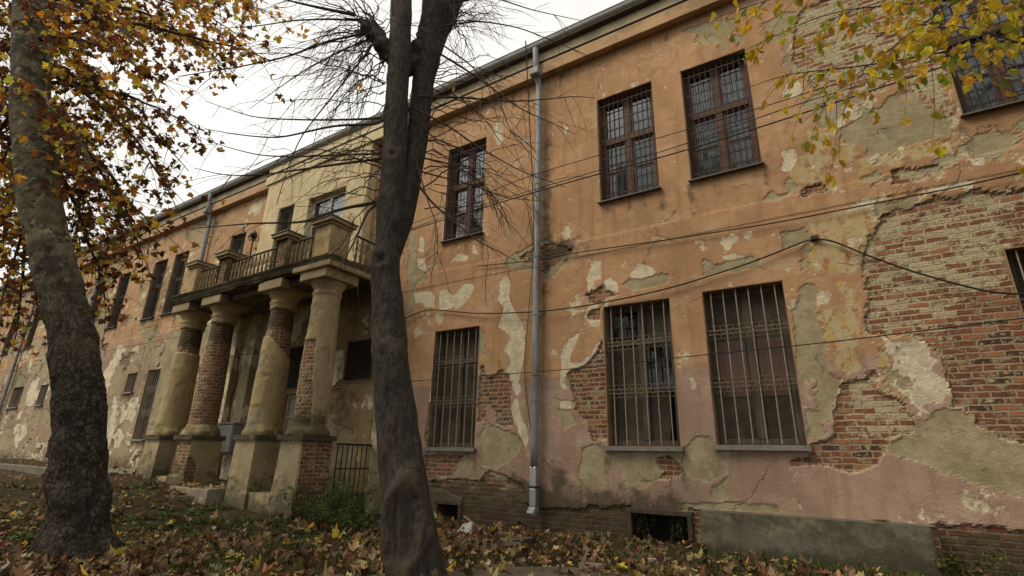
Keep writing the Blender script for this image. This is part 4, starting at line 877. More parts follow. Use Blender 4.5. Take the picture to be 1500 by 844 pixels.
cable([(772, 300), (783, 372), (778, 410), (775, 450), (771, 500), (768, 540), (770, 575), (774, 600), (778, 632)], -.04, .007, 'thin wire hanging down the wall beside the downpipe')
p = at(1194, 349, -.03); m = MB(); m.box(p[0]-.06, p[0]+.04, -.075, .03, p[2]-.03, p[2]+.03); solo(m.build('cable_bracket', IRON, bevel=.006), 'small rusty bracket that holds up the sagging cable', 'bracket')
cable([(343, 505), (350, 520), (347, 560), (338, 585), (336, 610), (335, 622)], -.20, .016, 'black cable climbing the pale pilaster above the electric cabinet')
cable([(300, 540), (330, 525), (352, 520), (385, 516), (400, 500)], -.24, .010, 'black wire looping across the back wall of the porch')

# ================================================================== TREES
def spline(P, n):
    P = np.asarray(P, float); s = np.concatenate([[0], np.cumsum(np.linalg.norm(np.diff(P[:, :3], axis=0), axis=1))]); q = np.linspace(0, s[-1], n)
    out = np.stack([np.interp(q, s, P[:, k]) for k in range(P.shape[1])], -1)
    for _ in range(max(2, n//len(P)//3)): out[1:-1] = (out[:-2]+2*out[1:-1]+out[2:])/4
    return out
def skin(path, n, disp):
    """bark surface round a path of (x,y,z,r); disp(P,N,theta,z) gives metres outward"""
    P, r = path[:, :3], path[:, 3]; t = np.gradient(P, axis=0); t /= np.linalg.norm(t, axis=1)[:, None]; a = np.cross(t, np.array([0.31, .95, 0.])); a /= np.linalg.norm(a, axis=1)[:, None]; b = np.cross(t, a)
    th = np.linspace(0, 2*math.pi, n, endpoint=False); N = a[:, None]*np.cos(th)[None, :, None]+b[:, None]*np.sin(th)[None, :, None]; S = P[:, None]+N*r[:, None, None]
    S = S+N*disp(S, N, th[None]+0*r[:, None], S[..., 2])[..., None]; m = len(P); ii = np.arange(m-1)[:, None]*n+np.arange(n)[None]; jj = np.arange(m-1)[:, None]*n+(np.arange(n)+1)[None] % n
    Q = np.stack([ii, jj, jj+n, ii+n], -1).reshape(-1, 4); return S.reshape(-1, 3), Q
def pxpath(rows, d):
    out = []
    for r_ in rows:
        px, py, hw = r_[:3]; dd = r_[3] if len(r_) > 3 else d; P = far(px, py, dd); w = (P-CAM)@FX; v = P-CAM; c = (v[:2]@FH[:2])/np.linalg.norm(v[:2]); out.append([*P, hw*w/F*c])
    return out
E1 = np.array([FH[1], -FH[0], 0])        # to the right, level
UPV = np.array([0, 0, 1.])
# ---- leaves
def outline(kind):
    if kind == 'plane':
        pol = [(-90, .10), (-60, .34), (-38, .62), (-22, .44), (-5, .70), (14, .86), (30, .60), (44, .52), (58, .78), (76, .80), (90, 1.0), (104, .80), (122, .78), (136, .52), (150, .60), (166, .86), (185, .70), (202, .44), (218, .62), (240, .34)]
    elif kind == 'heart':
        pol = [(-90, .22), (-60, .46), (-30, .56), (0, .55), (30, .56), (60, .68), (80, .86), (90, 1.0), (100, .86), (120, .68), (150, .56), (180, .55), (210, .56), (240, .46)]
    else:
        pol = [(-90, .55), (-50, .42), (0, .36), (45, .46), (90, 1.0), (135, .46), (180, .36), (230, .42)]
    return np.array([(r*math.cos(rad(a)), r*math.sin(rad(a))) for a, r in pol])
def leaves(name, pos, rot, size, col, kind, mat, parent=None, curl=None, fold=None):
    n = len(pos); O = outline(kind); O2 = np.concatenate([[(0, 0)], O]); k = len(O2)
    L3 = np.zeros((n, k, 3)); L3[:, :, :2] = O2[None]; jit = 1+.16*(rng.random((n, k))-.5); L3[:, :, :2] *= jit[..., None]
    curl = (rng.random(n)-.35)*.9 if curl is None else curl; fold = rng.random(n)*.5 if fold is None else fold; cv = rng.normal(0, 1, (n, 2)); 
    x, y = L3[..., 0], L3[..., 1]; tw = (rng.random(n)-.5)*.8
    L3[..., 2] = curl[:, None]*(y*y*.8+x*x*.5)+fold[:, None]*np.abs(x)+tw[:, None]*x*y+.10*rng.normal(0, 1, (n, k))*np.hypot(x, y)
    W = np.einsum('nij,nkj->nki', rot, L3*size[:, None, None])+pos[:, None]
    f = np.array([(0, i, i+1 if i+1 < k else 1) for i in range(1, k)]); Q = (np.arange(n)[:, None, None]*k+f[None]).reshape(-1, 3)
    c = np.repeat(col, k, axis=0)*(1+.0*rng.random((n*k, 1))); me = np_mesh(name, W.reshape(-1, 3), Q, {'col': c}, smooth=False); return link(name, me, mat, parent)
def rots(n, tilt, axis_up=True):
    """random leaf attitudes; tilt = spread from lying flat"""
    yaw = rng.random(n)*2*math.pi; t = np.abs(rng.normal(0, tilt, n)); az = rng.random(n)*2*math.pi; R = np.empty((n, 3, 3))
    cy, sy = np.cos(yaw), np.sin(yaw); Rz = np.zeros((n, 3, 3)); Rz[:, 0, 0] = cy; Rz[:, 0, 1] = -sy; Rz[:, 1, 0] = sy; Rz[:, 1, 1] = cy; Rz[:, 2, 2] = 1
    u = np.stack([np.cos(az), np.sin(az), 0*az], -1); K = np.zeros((n, 3, 3)); K[:, 0, 2] = u[:, 1]; K[:, 1, 2] = -u[:, 0]; K[:, 2, 0] = -u[:, 1]; K[:, 2, 1] = u[:, 0]
    I = np.eye(3)[None]; Rt = I+np.sin(t)[:, None, None]*K+(1-np.cos(t))[:, None, None]*(K@K); return Rt@Rz
def hang(n, spread=.7):
    """leaf attitudes hanging tip-down from a twig"""
    R = rots(n, 3.0) if spread > 2 else None
    if R is not None: return R
    yaw = rng.random(n)*2*math.pi; out = np.empty((n, 3, 3)); d = np.stack([rng.normal(0, spread, n), rng.normal(0, spread, n), -np.ones(n)], -1); d /= np.linalg.norm(d, axis=1)[:, None]
    s = np.stack([np.cos(yaw), np.sin(yaw), 0*yaw], -1); s -= d*(s*d).sum(1)[:, None]; s /= np.linalg.norm(s, axis=1)[:, None]; out[:, :, 0] = s; out[:, :, 1] = d; out[:, :, 2] = np.cross(s, d); return out
def pick(pal, n):
    w = np.array([p[0] for p in pal], float); i = rng.choice(len(pal), n, p=w/w.sum()); c = np.array([p[1] for p in pal])[i]; return np.clip(c*(.75+.5*rng.random((n, 1)))*(1+.12*rng.normal(0, 1, (n, 3))), .004, .9)
def twig(start, dir_, L, droop, n=7, wob=.06):
    t = np.linspace(0, 1, n)[:, None]; d = np.asarray(dir_, float); d /= np.linalg.norm(d); w = np.cumsum(rng.normal(0, wob, (n, 3)), axis=0)*L/n*1.6; w[0] = 0
    return np.asarray(start)+d*L*t+w+np.array([0, 0, -1.])*droop*L*t**2

# ---- 1. the big plane tree on the left
DP = 6.37
path = spline(pxpath([(108, 830, 66), (110, 800, 58), (113, 768, 55), (116, 716, 50.5), (115, 656, 47), (115.5, 590, 45), (109.5, 505, 42.5), (88, 420, 41), (58, 300, 41), (45, 150, 38.5), (49, 0, 39), (60, -160, 34), (90, -330, 24), (120, -460, 12)], DP), 260); path[:, 3] *= .90
def bark_plane(S, N, th, z):
    rough = sst(4.2, 2.6, z)
    q = fbm(S[..., 0]*9, S[..., 1]*9, S[..., 2]*4, seed=201, oct=5, gain=.6); rid = np.abs(fbm(S[..., 0]*7, S[..., 1]*7, S[..., 2]*11, seed=203, oct=4)); flare = .085*sst(.22, -.28, z)*(.6+.4*np.sin(th*3+1))*(1+.5*np.sin(th*5))
    rings = .016*np.sin(S[..., 2]*13+5*vnoise(S[..., 0]*3, S[..., 1]*3, S[..., 2]*1.3, seed=205))*sst(1.8, .4, z)
    return .085*q*rough+.014*q-.075*rid*rough+flare+1.3*rings+.05*fbm(S[..., 0]*1.6, S[..., 1]*1.6, S[..., 2]*1.4, seed=207, oct=3)
def mat_plane_bark():
    t = NT('plane_tree_bark'); v = t.coord(); sp = t.n('ShaderNodeSeparateXYZ'); t.put(sp.inputs[0], v); hi = t.step(t.math('ADD', sp.outputs[2], t.math('MULTIPLY', t.noise(v, 2, 4), 2.4)), 2.6, 4.8)
    a = t.noise(v, 5, 6, .65); b = t.noise(t.mapv(v, (1, 1, .6)), 26, 6, .7); vo = t.n('ShaderNodeTexVoronoi', feature='F1'); t.put(vo.inputs['Vector'], t.mapv(v, (1, 1, .7))); vo.inputs['Scale'].default_value = 5.5
    dark = t.mix(t.step(b, .36, .62), (.034, .028, .021), (.115, .095, .069)); dark = t.mix(t.math('MULTIPLY', t.step(t.noise(t.mapv(v, (1, 1, 2.2)), 9, 7, .75), .53, .60), .8), dark, (.19, .165, .12))
    light = t.mix(t.step(a, .38, .60), (.10, .088, .055), (.19, .168, .11)); light = t.mix(t.step(t.noise(v, 3.3, 6, .7), .50, .55), light, (.062, .054, .037)); light = t.mix(t.step(t.noise(v, 7, 5, .7), .58, .62), light, (.30, .27, .19))
    vf = t.n('ShaderNodeTexVoronoi', feature='F1'); t.put(vf.inputs['Vector'], t.mapv(v, (1, 1, .55))); vf.inputs['Scale'].default_value = 24; ve = t.n('ShaderNodeTexVoronoi', feature='DISTANCE_TO_EDGE'); t.put(ve.inputs['Vector'], t.mapv(v, (1, 1, .55))); ve.inputs['Scale'].default_value = 24
    sc = t.n('ShaderNodeSeparateColor'); t.put(sc.inputs[0], vf.outputs['Color']); dark = t.mix(t.math('MULTIPLY', t.step(sc.outputs[0], .55, .9), .55), dark, (.20, .175, .13)); fis = t.math('SUBTRACT', 1.0, t.step(ve.outputs[0], .0, .16)); dark = t.mix(t.math('MULTIPLY', fis, .6), dark, (.022, .018, .013)); b = t.math('SUBTRACT', b, t.math('MULTIPLY', fis, .22)); b = t.math('ADD', b, t.math('MULTIPLY', sc.outputs[1], .18))
    c = t.mix(hi, dark, light); h = t.math('MULTIPLY', t.math('ADD', t.math('MULTIPLY', b, .09), t.math('MULTIPLY', a, .03)), t.math('SUBTRACT', 1.15, hi)); return t.finish(c, .9, t.bump(h), 0, .15)
PBARK = mat_plane_bark()
T1 = thing('plane_tree', 'thick leaning plane tree with flaking bark and brown autumn leaves at the left', 'tree', (*path[8][:2], -.25))
S, Q = skin(path, 88, bark_plane); tr = link('trunk', np_mesh('trunk', S, Q), PBARK, T1)
pick_at = lambda py: path[np.argmin([abs(((UX@(p[:3]-CAM))/(FX@(p[:3]-CAM)))*-F+422-py) for p in path])]
LB = MB(); lp, lc, ls = [], [], []
PAL_BROWN = [(36, (.105, .046, .021)), (24, (.20, .082, .028)), (15, (.42, .18, .03)), (14, (.70, .46, .05)), (7, (.50, .43, .06)), (4, (.20, .25, .04))]
PAL_GOLD = [(14, (.12, .05, .02)), (16, (.30, .12, .03)), (32, (.62, .27, .03)), (34, (.74, .50, .06)), (4, (.35, .36, .05))]
branches = [(-40, 405, 32, 7.2, 1), (40, 400, 90, 6.2, .8), (-60, 340, 14, 5.4, 1), (-90, 370, 70, 8.4, 1), (110, 305, 190, 7.2, .2), (100, 262, 300, 6.6, .1), (180, 232, 340, 6.2, .1), (150, 215, 400, 7.4, .1), (210, 165, 470, 7.4, 0),
            (60, 250, 130, 5.0, .5), (20, 210, 60, 4.6, .6), (130, 150, 250, 5.2, .1), (160, 120, 330, 8.2, .0), (-120, 290, -30, 6.0, 1), (-150, 180, -60, 5.0, .6), (30, 180, 160, 8.5, .3), (90, 200, 230, 9.5, .2), (60, 110, 120, 9.0, .2),
            (60, -60, 140, 8.5, .1), (130, -80, 300, 8.0, 0), (180, -40, 420, 8.5, 0), (120, 0, 250, 10, 0), (200, 10, 390, 10.5, 0), (-40, 130, -20, 9, .6), (-60, 240, 60, 10, .7), (220, 30, 500, 9.5, 0), (80, 300, 60, 9.4, .9), (140, 180, 320, 9.5, .1), (-100, 330, -60, 7, 1), (100, -20, 220, 7.5, 0), (40, -30, 330, 8, .1), (160, -10, 460, 9, 0), (150, 130, 210, 9, .1), (190, 200, 390, 8.4, 0), (120, 280, 250, 8, .1), (170, 110, 400, 9.5, 0), (0, 350, 120, 9, .9), (60, -40, 100, 7.5, 0), (120, 20, 300, 7, 0), (40, -20, 20, 8, .2), (-40, 250, 20, 7.4, 1), (-80, 400, 10, 6.4, 1), (-60, 330, 45, 7.6, 1), (150, -50, 230, 7.5, 0), (190, 60, 470, 8.6, 0)]
for (ay, tx, ty, td, gold) in branches:
    s = pick_at(ay); S0 = s[:3]; Tp = far(tx, ty, td); mid = (S0+Tp)/2+np.array([0, 0, .35])+rng.normal(0, .15, 3); c = spline(np.array([S0, (S0+mid)/2+[0, 0, .12], mid, (mid+Tp)/2+[0, 0, .06], Tp]), 22); c[1:] += np.cumsum(rng.normal(0, .012, (21, 3)), axis=0)
    L_ = np.linalg.norm(Tp-S0); LB.tube(c, np.linspace(.012+.008*L_, .006, 22), 6); tot = int(11+L_*5.2)
    for k in range(tot):
        f = .14+.86*(k+rng.random())/tot; i = min(20, int(f*21)); st = c[i]; ax = c[i+1]-c[i]; ax /= np.linalg.norm(ax)+1e-9
        dr = ax*.5+rng.normal(0, .62, 3)+np.array([0, 0, -.10]); tl = .25+.55*rng.random(); tw = twig(st, dr, tl, .35); LB.tube(tw, np.linspace(.0055, .0022, 7), 4, False)
        nl = rng.integers(4, 11)
        for j in range(nl):
            q = tw[min(6, int(1+6*rng.random()))]+rng.normal(0, .055, 3); lp.append(q); g = gold*(.35+.65*f); lc.append(pick(PAL_GOLD if rng.random() < g else PAL_BROWN, 1)[0]); ls.append(.045+.045*rng.random())
    for k in range(int(3+L_*1.0)):       # bare whips
        i = rng.integers(6, 20); tw = twig(c[i], (c[i+1]-c[i])/np.linalg.norm(c[i+1]-c[i])+rng.normal(0, .35, 3), .5+.8*rng.random(), .1, 8); LB.tube(tw, np.linspace(.005, .0018, 8), 4, False)
TWIGM = mat_rough('twig_bark', (.040, .028, .020), (.075, .055, .040), 20, .8, .001)
LB.build('branches', TWIGM, T1); lp = np.array(lp); n = len(lp)
leaves('foliage', lp, hang(n, .75), np.array(ls), np.array(lc), 'plane', LEAF, T1, fold=rng.random(n)*.9, curl=(rng.random(n)-.2)*1.3)

# ---- 2. the pollarded tree in the middle
DC = 5.58
path = spline(pxpath([(620, 880, 50), (614, 844, 42.5), (606, 800, 42), (595, 730, 39.5), (583.5, 640, 35.5), (571.5, 520, 28.5), (565, 410, 23.5), (577, 237, 20), (584.5, 100, 18.5), (587.5, 0, 18), (592, -90, 17), (597, -150, 10)], DC), 330); path[:, 3] *= .90
def pt_on(px, py): return far(px, py, DC)
knots = [(562, 387, .05, 16), (572, 170, .03, 10), (578, 236, .035, 10), (566, 300, .02, 8), (566, 520, .02, 15), (590, 330, .03, 9), (556, 470, .02, 7), (575, 118, .02, 6), (578, 575, .015, 9)]
kn = [(pt_on(a, b)-FH*.24, h_, s_*DC/F) for a, b, h_, s_ in knots]
wc = pt_on(596, 768)-FH*.30
def bark_pollard(S, N, th, z):
    rough = sst(2.4, .6, z); d = .022*fbm(S[..., 0]*5, S[..., 1]*5, S[..., 2]*3, seed=211, oct=4)+.013*fbm(S[..., 0]*16, S[..., 1]*16, S[..., 2]*4, seed=213, oct=4)*(1+2.2*rough)+.05*fbm(S[..., 0]*1.8, S[..., 1]*1.8, S[..., 2]*1.6, seed=215, oct=3)
    SC = np.zeros(S.shape[:2])
    for p, h_, s_ in kn:
        q = S-p; r2 = (q@E1)**2+(q[..., 2])**2; front = (q@FH) < .22; r = np.sqrt(r2)/s_; d = d+front*(.9*h_*np.exp(-r*r*.6)-h_*1.5*np.exp(-r*r*5))+front*.006*np.sin(r*9)*np.exp(-r*.8); SC = np.maximum(SC, front*np.exp(-(r/.5)**2))
    q = S-wc; wb = fbm(S[..., 0]*5, S[..., 1]*5, S[..., 2]*5, seed=217, oct=4); u = (q@E1)/.17+.45*wb+.10*np.sin(q[..., 2]*7); v = (q[..., 2])/.40; r = np.sqrt(u*u+v*v)*(1+.7*wb); front = (q@FH) < .25; d = d+front*(.060*np.exp(-((r-1)/.26)**2)-.050*np.exp(-(r/.62)**2)+.060*np.exp(-((u+.1)/.20)**2-(v/.6)**2)); bark_pollard.sc = SC; bark_pollard.lit = front*(np.exp(-((r-1)/.32)**2)+.8*np.exp(-((u+.1)/.25)**2-(v/.6)**2)); bark_pollard.sc = np.maximum(SC, front*.75*np.exp(-((r-.58)/.13)**2))  # callus ridges carry the paler tone of bare wood
    return d+.02*sst(.3, -.3, z)*np.sin(th*6)
def mat_pollard():
    t = NT('smooth_dark_bark'); v = t.coord(); a = t.noise(t.mapv(v, (1, 1, .30)), 26, 7, .75); b = t.noise(t.mapv(v, (1, 1, 4)), 9, 5, .7); f = t.noise(v, 60, 4)
    c = t.mix(t.step(a, .36, .64), (.034, .029, .023), (.095, .082, .065)); c = t.mix(t.math('MULTIPLY', t.step(b, .60, .68), .6), c, (.028, .023, .019)); c = t.mix(t.step(t.noise(v, 2.2, 5, .7), .56, .66), c, (.11, .097, .073)); c = t.mix(t.math('MULTIPLY', t.step(f, .6, .7), .4), c, (.11, .10, .082)); c = t.mix(t.math('MULTIPLY', t.math('MULTIPLY', t.attr('callus'), t.step(a, .3, .6)), .7), c, (.115, .090, .062)); c = t.mix(t.math('MULTIPLY', t.step(t.math('MULTIPLY_ADD', t.attr('scar'), .45, a), .70, 1.0), .65), c, (.018, .014, .011)); c = t.mix(t.math('MULTIPLY', t.step(t.noise(t.mapv(v, (2.5, 2.5, 22)), 1.6, 4, .7), .60, .66), .6), c, (.022, .018, .015))
    fz = t.noise(t.mapv(v, (1, 1, .12)), 70, 5, .8); c = t.mix(t.math('MULTIPLY', t.step(fz, .54, .62), .6), c, (.026, .021, .017)); c = t.mix(t.math('MULTIPLY', t.step(t.noise(v, 11, 7, .78), .61, .65), .55), c, (.17, .165, .13))
    h = t.math('ADD', t.math('MULTIPLY', a, .035), t.math('MULTIPLY', t.math('SUBTRACT', f, fz), .014)); return t.finish(c, .85, t.bump(h), 0, .2)
CBARK = mat_pollard()
T2 = thing('pollarded_tree', 'dark bare pollarded tree with two stems and a hollow scar at its foot', 'tree', (*path[6][:2], -.3))
S, Q = skin(path, 120, bark_pollard); link('trunk', np_mesh('trunk', S, Q, {'scar': bark_pollard.sc.ravel(), 'callus': bark_pollard.lit.ravel()}), CBARK, T2); trunk_path = path
p2 = spline(pxpath([(564, 425, 7, 5.60), (575, 372, 13, 5.64), (589, 320, 16.5, 5.68), (601, 265, 16, 5.72), (612, 200, 15, 5.76), (621, 110, 16.5, 5.8), (634, 45, 22, 5.84), (645, 15, 27, 5.86), (652, -15, 30, 5.88), (660, -45, 20, 5.9), (668, -85, 9, 5.9), (670, -95, .6, 5.9)], DC), 130)
def bark2(S, N, th, z): return .03*fbm(S[..., 0]*9, S[..., 1]*9, S[..., 2]*3, seed=221, oct=5)+.03*np.abs(fbm(S[..., 0]*6, S[..., 1]*6, S[..., 2]*2, seed=223, oct=4))+.05*fbm(S[..., 0]*5, S[..., 1]*5, S[..., 2]*5, seed=225)*sst(5.0, 5.5, z)
S, Q = skin(p2, 64, bark2); link('second_stem', np_mesh('second_stem', S, Q), CBARK, T2)
for rows in ([(584, 104, 10), (573, 84, 12), (561, 66, 12), (551, 52, 14), (541, 43, 12), (531, 36, 7), (524, 31, .6)], [(590, 110, 8, 5.66), (604, 92, 11, 5.7), (616, 70, 11, 5.76), (622, 50, 8, 5.8), (624, 44, .6, 5.8)]):
    pk = spline(pxpath(rows, DC), 40); S, Q = skin(pk, 32, lambda S, N, th, z: .16*fbm(S[..., 0]*8, S[..., 1]*8, S[..., 2]*8, seed=231, oct=4)); link('pollard_knuckle', np_mesh('pollard_knuckle', S, Q), CBARK, T2)
TB = MB(); ends = []
def shoot(pts, r0=.012, r1=.0035, sub=4, n=18):
    pts = np.asarray(pts); TB.tube(pts, np.linspace(r0, r1, len(pts)), 5, False)
    for k in range(sub):
        i = rng.integers(len(pts)//4, len(pts)-2); ax = pts[i+1]-pts[i]; ax /= np.linalg.norm(ax)+1e-9
        tw = twig(pts[i], ax*.8+rng.normal(0, .45, 3)+[0, 0, -.15], .22+.55*rng.random(), .2, 6); TB.tube(tw, np.linspace(.0042, .0016, 6), 4, False)
        if rng.random() < .5:
            t2 = twig(tw[3], tw[4]-tw[2]+rng.normal(0, .06, 3), .12+.2*rng.random(), .1, 4); TB.tube(t2, np.linspace(.0022, .0012, 4), 4, False)
def traced(pp, d1, r0=.014, sub=7):
    r0 = r0*1.25
    n = len(pp); P = np.array([far(a, b, DC+(d1-DC)*k/(n-1)) for k, (a, b) in enumerate(pp)]); shoot(spline(P, 22), r0, .004, sub)
for pp, d1, r0 in [([(565, 165), (561, 182), (490, 184), (407, 203), (350, 198), (300, 189)], 5.0, .018), ([(568, 172), (530, 175), (470, 176), (420, 175), (370, 172), (300, 148)], 6.2, .014), ([(562, 232), (500, 240), (430, 250), (370, 258), (320, 256), (285, 246)], 5.3, .015),
    ([(562, 225), (500, 227), (430, 230), (380, 228), (330, 215), (290, 200)], 6.5, .012), ([(556, 296), (512, 303), (471, 315), (448, 326), (371, 327), (281, 335)], 5.2, .018), ([(556, 296), (539, 309), (520, 352), (503, 384), (488, 404)], 5.2, .016), ([(520, 22), (470, 12), (430, 3), (380, -12)], 5.3, .022),
    ([(530, 30), (480, 28), (430, 30), (380, 38), (320, 42)], 5.9, .014), ([(540, 48), (480, 60), (420, 84), (340, 100), (260, 112)], 5.2, .015), ([(545, 55), (500, 75), (450, 100), (400, 135), (365, 160)], 6.4, .012), ([(550, 60), (520, 100), (480, 150), (440, 200), (420, 250), (405, 300)], 5.1, .011),
    ([(612, 142), (678, 143), (750, 149), (820, 144), (840, 140), (873, 144)], 5.9, .014), ([(640, 76), (693, 109), (764, 161), (797, 175), (844, 197)], 6.3, .012), ([(605, 159), (650, 180), (700, 215), (760, 250), (830, 275)], 5.4, .012), ([(612, 270), (635, 300), (668, 326), (694, 350), (723, 365), (758, 383)], 5.3, .014),
    ([(612, 230), (660, 240), (700, 262), (735, 300), (748, 340)], 6.0, .010), ([(612, 250), (640, 258), (690, 270), (740, 290), (800, 295)], 6.4, .009), ([(640, 40), (700, 30), (760, 40), (830, 68), (880, 90)], 6.2, .011), ([(650, 5), (720, -5), (780, 15), (850, 30)], 5.5, .011), ([(640, 60), (690, 95), (730, 140), (745, 190), (790, 240)], 5.4, .010),
    ([(608, 230), (625, 290), (640, 330), (642, 372), (630, 405)], 5.3, .009), ([(770, 60), (775, 160), (779, 240), (781, 300), (783, 372)], 6.6, .007)]:
    traced(pp, d1, r0)
def fan(px0, py0, dd, cnt, e1r, upr, Lr, droop, r0=.009):
    for k in range(cnt):
        s = far(px0[0]+(px0[1]-px0[0])*rng.random(), py0[0]+(py0[1]-py0[0])*rng.random(), dd); dr = E1*rng.uniform(*e1r)+UPV*rng.uniform(*upr)+FH*rng.normal(0, .45)
        shoot(twig(s, dr, rng.uniform(*Lr), rng.uniform(*droop), 14, .17), r0*(.7+.5*rng.random()), .0022, rng.integers(3, 7))
fan((606, 640), (60, 320), 5.78, 30, (.5, 1.1), (-.35, .8), (.7, 2.0), (.2, .7)); fan((560, 572), (80, 320), 5.58, 26, (-1.1, -.5), (-.45, .6), (.7, 1.9), (.15, .6))
fan((625, 670), (-20, 45), 5.86, 34, (-.4, 1.2), (-.1, 1.0), (.6, 1.7), (.1, .5)); fan((525, 565), (25, 60), 5.58, 34, (-1.2, .2), (-.3, 1.0), (.6, 1.8), (.1, .5)); fan((540, 580), (40, 90), 5.58, 16, (-.9, -.1), (-1.0, -.2), (.6, 1.5), (0, .3))
TB.build('shoots', TWIGM, T2)
yl = [(450, 45), (447, 52), (463, 60), (441, 38), (527, 124), (530, 130), (552, 106), (663, 118), (664, 130), (536, 46), (600, 140)]
P = np.array([far(a, b, 5.3+.3*rng.random()) for a, b in yl]); leaves('last_leaves', P, hang(len(P), .4), np.full(len(P), .062), pick([(1, (.75, .50, .05))], len(P)), 'heart', LEAF, T2)

# ---- 3. the yellow-leaved tree at the right, only its low branch reaches into view
T3 = thing('linden_tree', 'tree at the right whose low branch of yellow heart shaped leaves hangs before the wall', 'tree', (3.9, -5.9, -.3))
tp = spline(np.array([(3.9, -5.9, -.4, .26), (3.85, -5.9, .5, .20), (3.8, -5.85, 2, .18), (3.9, -5.8, 4, .15), (3.95, -5.8, 6, .11), (4.0, -5.8, 8, .05)]), 90)
S, Q = skin(tp, 40, lambda S, N, th, z: .03*fbm(S[..., 0]*8, S[..., 1]*8, S[..., 2]*3, seed=241, oct=4)); link('trunk', np_mesh('trunk', S, Q), CBARK, T3)
BB = MB(); hubs = []
def near(px, py, d): return far(px, py, d)
fork = tp[52][:3]
limbs = [([(1640, 20), (1500, 55), (1388, 75), (1309, 90), (1224, 102), (1150, 107), (1100, 127)], 3.3, 3.0, .013), ([(1560, -60), (1450, -25), (1378, 15), (1314, 65), (1250, 112), (1190, 168)], 2.9, 3.1, .009), ([(1560, -20), (1440, -8), (1344, 5), (1224, 15), (1150, 45), (1080, 80)], 3.6, 3.4, .010),
         ([(1600, -40), (1480, -50), (1330, -45), (1200, -20), (1090, 10), (1040, 30)], 3.2, 3.3, .009), ([(1600, 60), (1540, 75), (1480, 60), (1420, 40), (1340, 30)], 2.7, 2.8, .009), ([(1640, 90), (1560, 110), (1500, 100), (1440, 85)], 3.4, 3.3, .008), ([(1580, -30), (1480, 5), (1400, 25), (1330, 45), (1270, 50)], 3.0, 2.9, .008), ([(1580, -50), (1460, -45), (1360, -20), (1280, 5), (1200, 35)], 3.4, 3.2, .008), ([(1600, 0), (1520, 25), (1460, 50), (1400, 75)], 3.1, 3.0, .008)]
for pp, d0, d1, r0 in limbs:
    n = len(pp); P = [fork, (fork+far(*pp[0], d0))/2+[0, 0, .12]]+[far(a, b, d0+(d1-d0)*k/(n-1)) for k, (a, b) in enumerate(pp)]; c = spline(np.array(P), 40); BB.tube(c, np.linspace(r0*1.7, .0025, 40), 6)
    for k in range(40):
        i = rng.integers(14, 39); tw = twig(c[i], (c[min(39, i+1)]-c[i-1])*3+rng.normal(0, .5, 3)*.6+[0, 0, -.35], .12+.34*rng.random(), .5, 7); BB.tube(tw, np.linspace(.0028, .0011, 7), 4, False)
        for j in range(rng.integers(2, 6)): hubs.append(tw[rng.integers(2, 7)]+rng.normal(0, .02, 3))
for (a, b), (a2, b2) in [((1178, 105), (1160, 200)), ((1260, 98), (1280, 165)), ((1362, 80), (1366, 215)), ((1320, 90), (1325, 175)), ((1225, 140), (1215, 260)), ((1152, 107), (1150, 160))]:
    p, q = far(a, b, 3.05), far(a2, b2, 3.05); c = spline(np.array([p, (p+q)/2+E1*.03, q]), 10); BB.tube(c, np.linspace(.0025, .001, 10), 4, False); hubs += [q, q+rng.normal(0, .03, 3), c[6]]
BB.build('branches', TWIGM, T3)
hubs += [far(a, b, 3.2) for a, b in [(1033, 50), (1050, 36), (1046, 22), (1075, 5), (1168, 60), (1146, 60), (1490, 250), (1497, 245)]]
P = np.array(hubs); n = len(P); c = pick([(56, (.66, .47, .035)), (28, (.50, .42, .05)), (14, (.25, .30, .04)), (3, (.48, .28, .03))], n)
leaves('foliage', P, hang(n, .55), .042+.028*rng.random(n), c, 'heart', LEAF, T3, fold=rng.random(n)*.45, curl=(rng.random(n)-.3)*.6)

CR = MB(); cp = []          # crown of that tree, unseen above the picture, extended to shade the right
for k in range(26):
    z0 = 4.6+3.2*rng.random(); q = rng.uniform(1.2, 4.6); tw = twig((3.95, -5.8, z0), (math.cos(q), math.sin(q), .55), 1.6+1.3*rng.random(), .15, 9, .08); CR.tube(tw, np.linspace(.03, .006, 9), 5, False)
    for j in range(48):
        p = tw[rng.integers(3, 9)]+rng.normal(0, .25, 3); d = p-CAM; w = d@FX
        if w < .3 or 422-F*(d@UX)/w < -40: cp.append(p)
CR.build('crown_branches', TWIGM, T3); cp = np.array(cp); n = len(cp); leaves('crown', cp, hang(n, .6), .06+.04*rng.random(n), pick([(50, (.56, .37, .035)), (22, (.46, .36, .045)), (18, (.24, .27, .04))], n), 'heart', LEAF, T3)

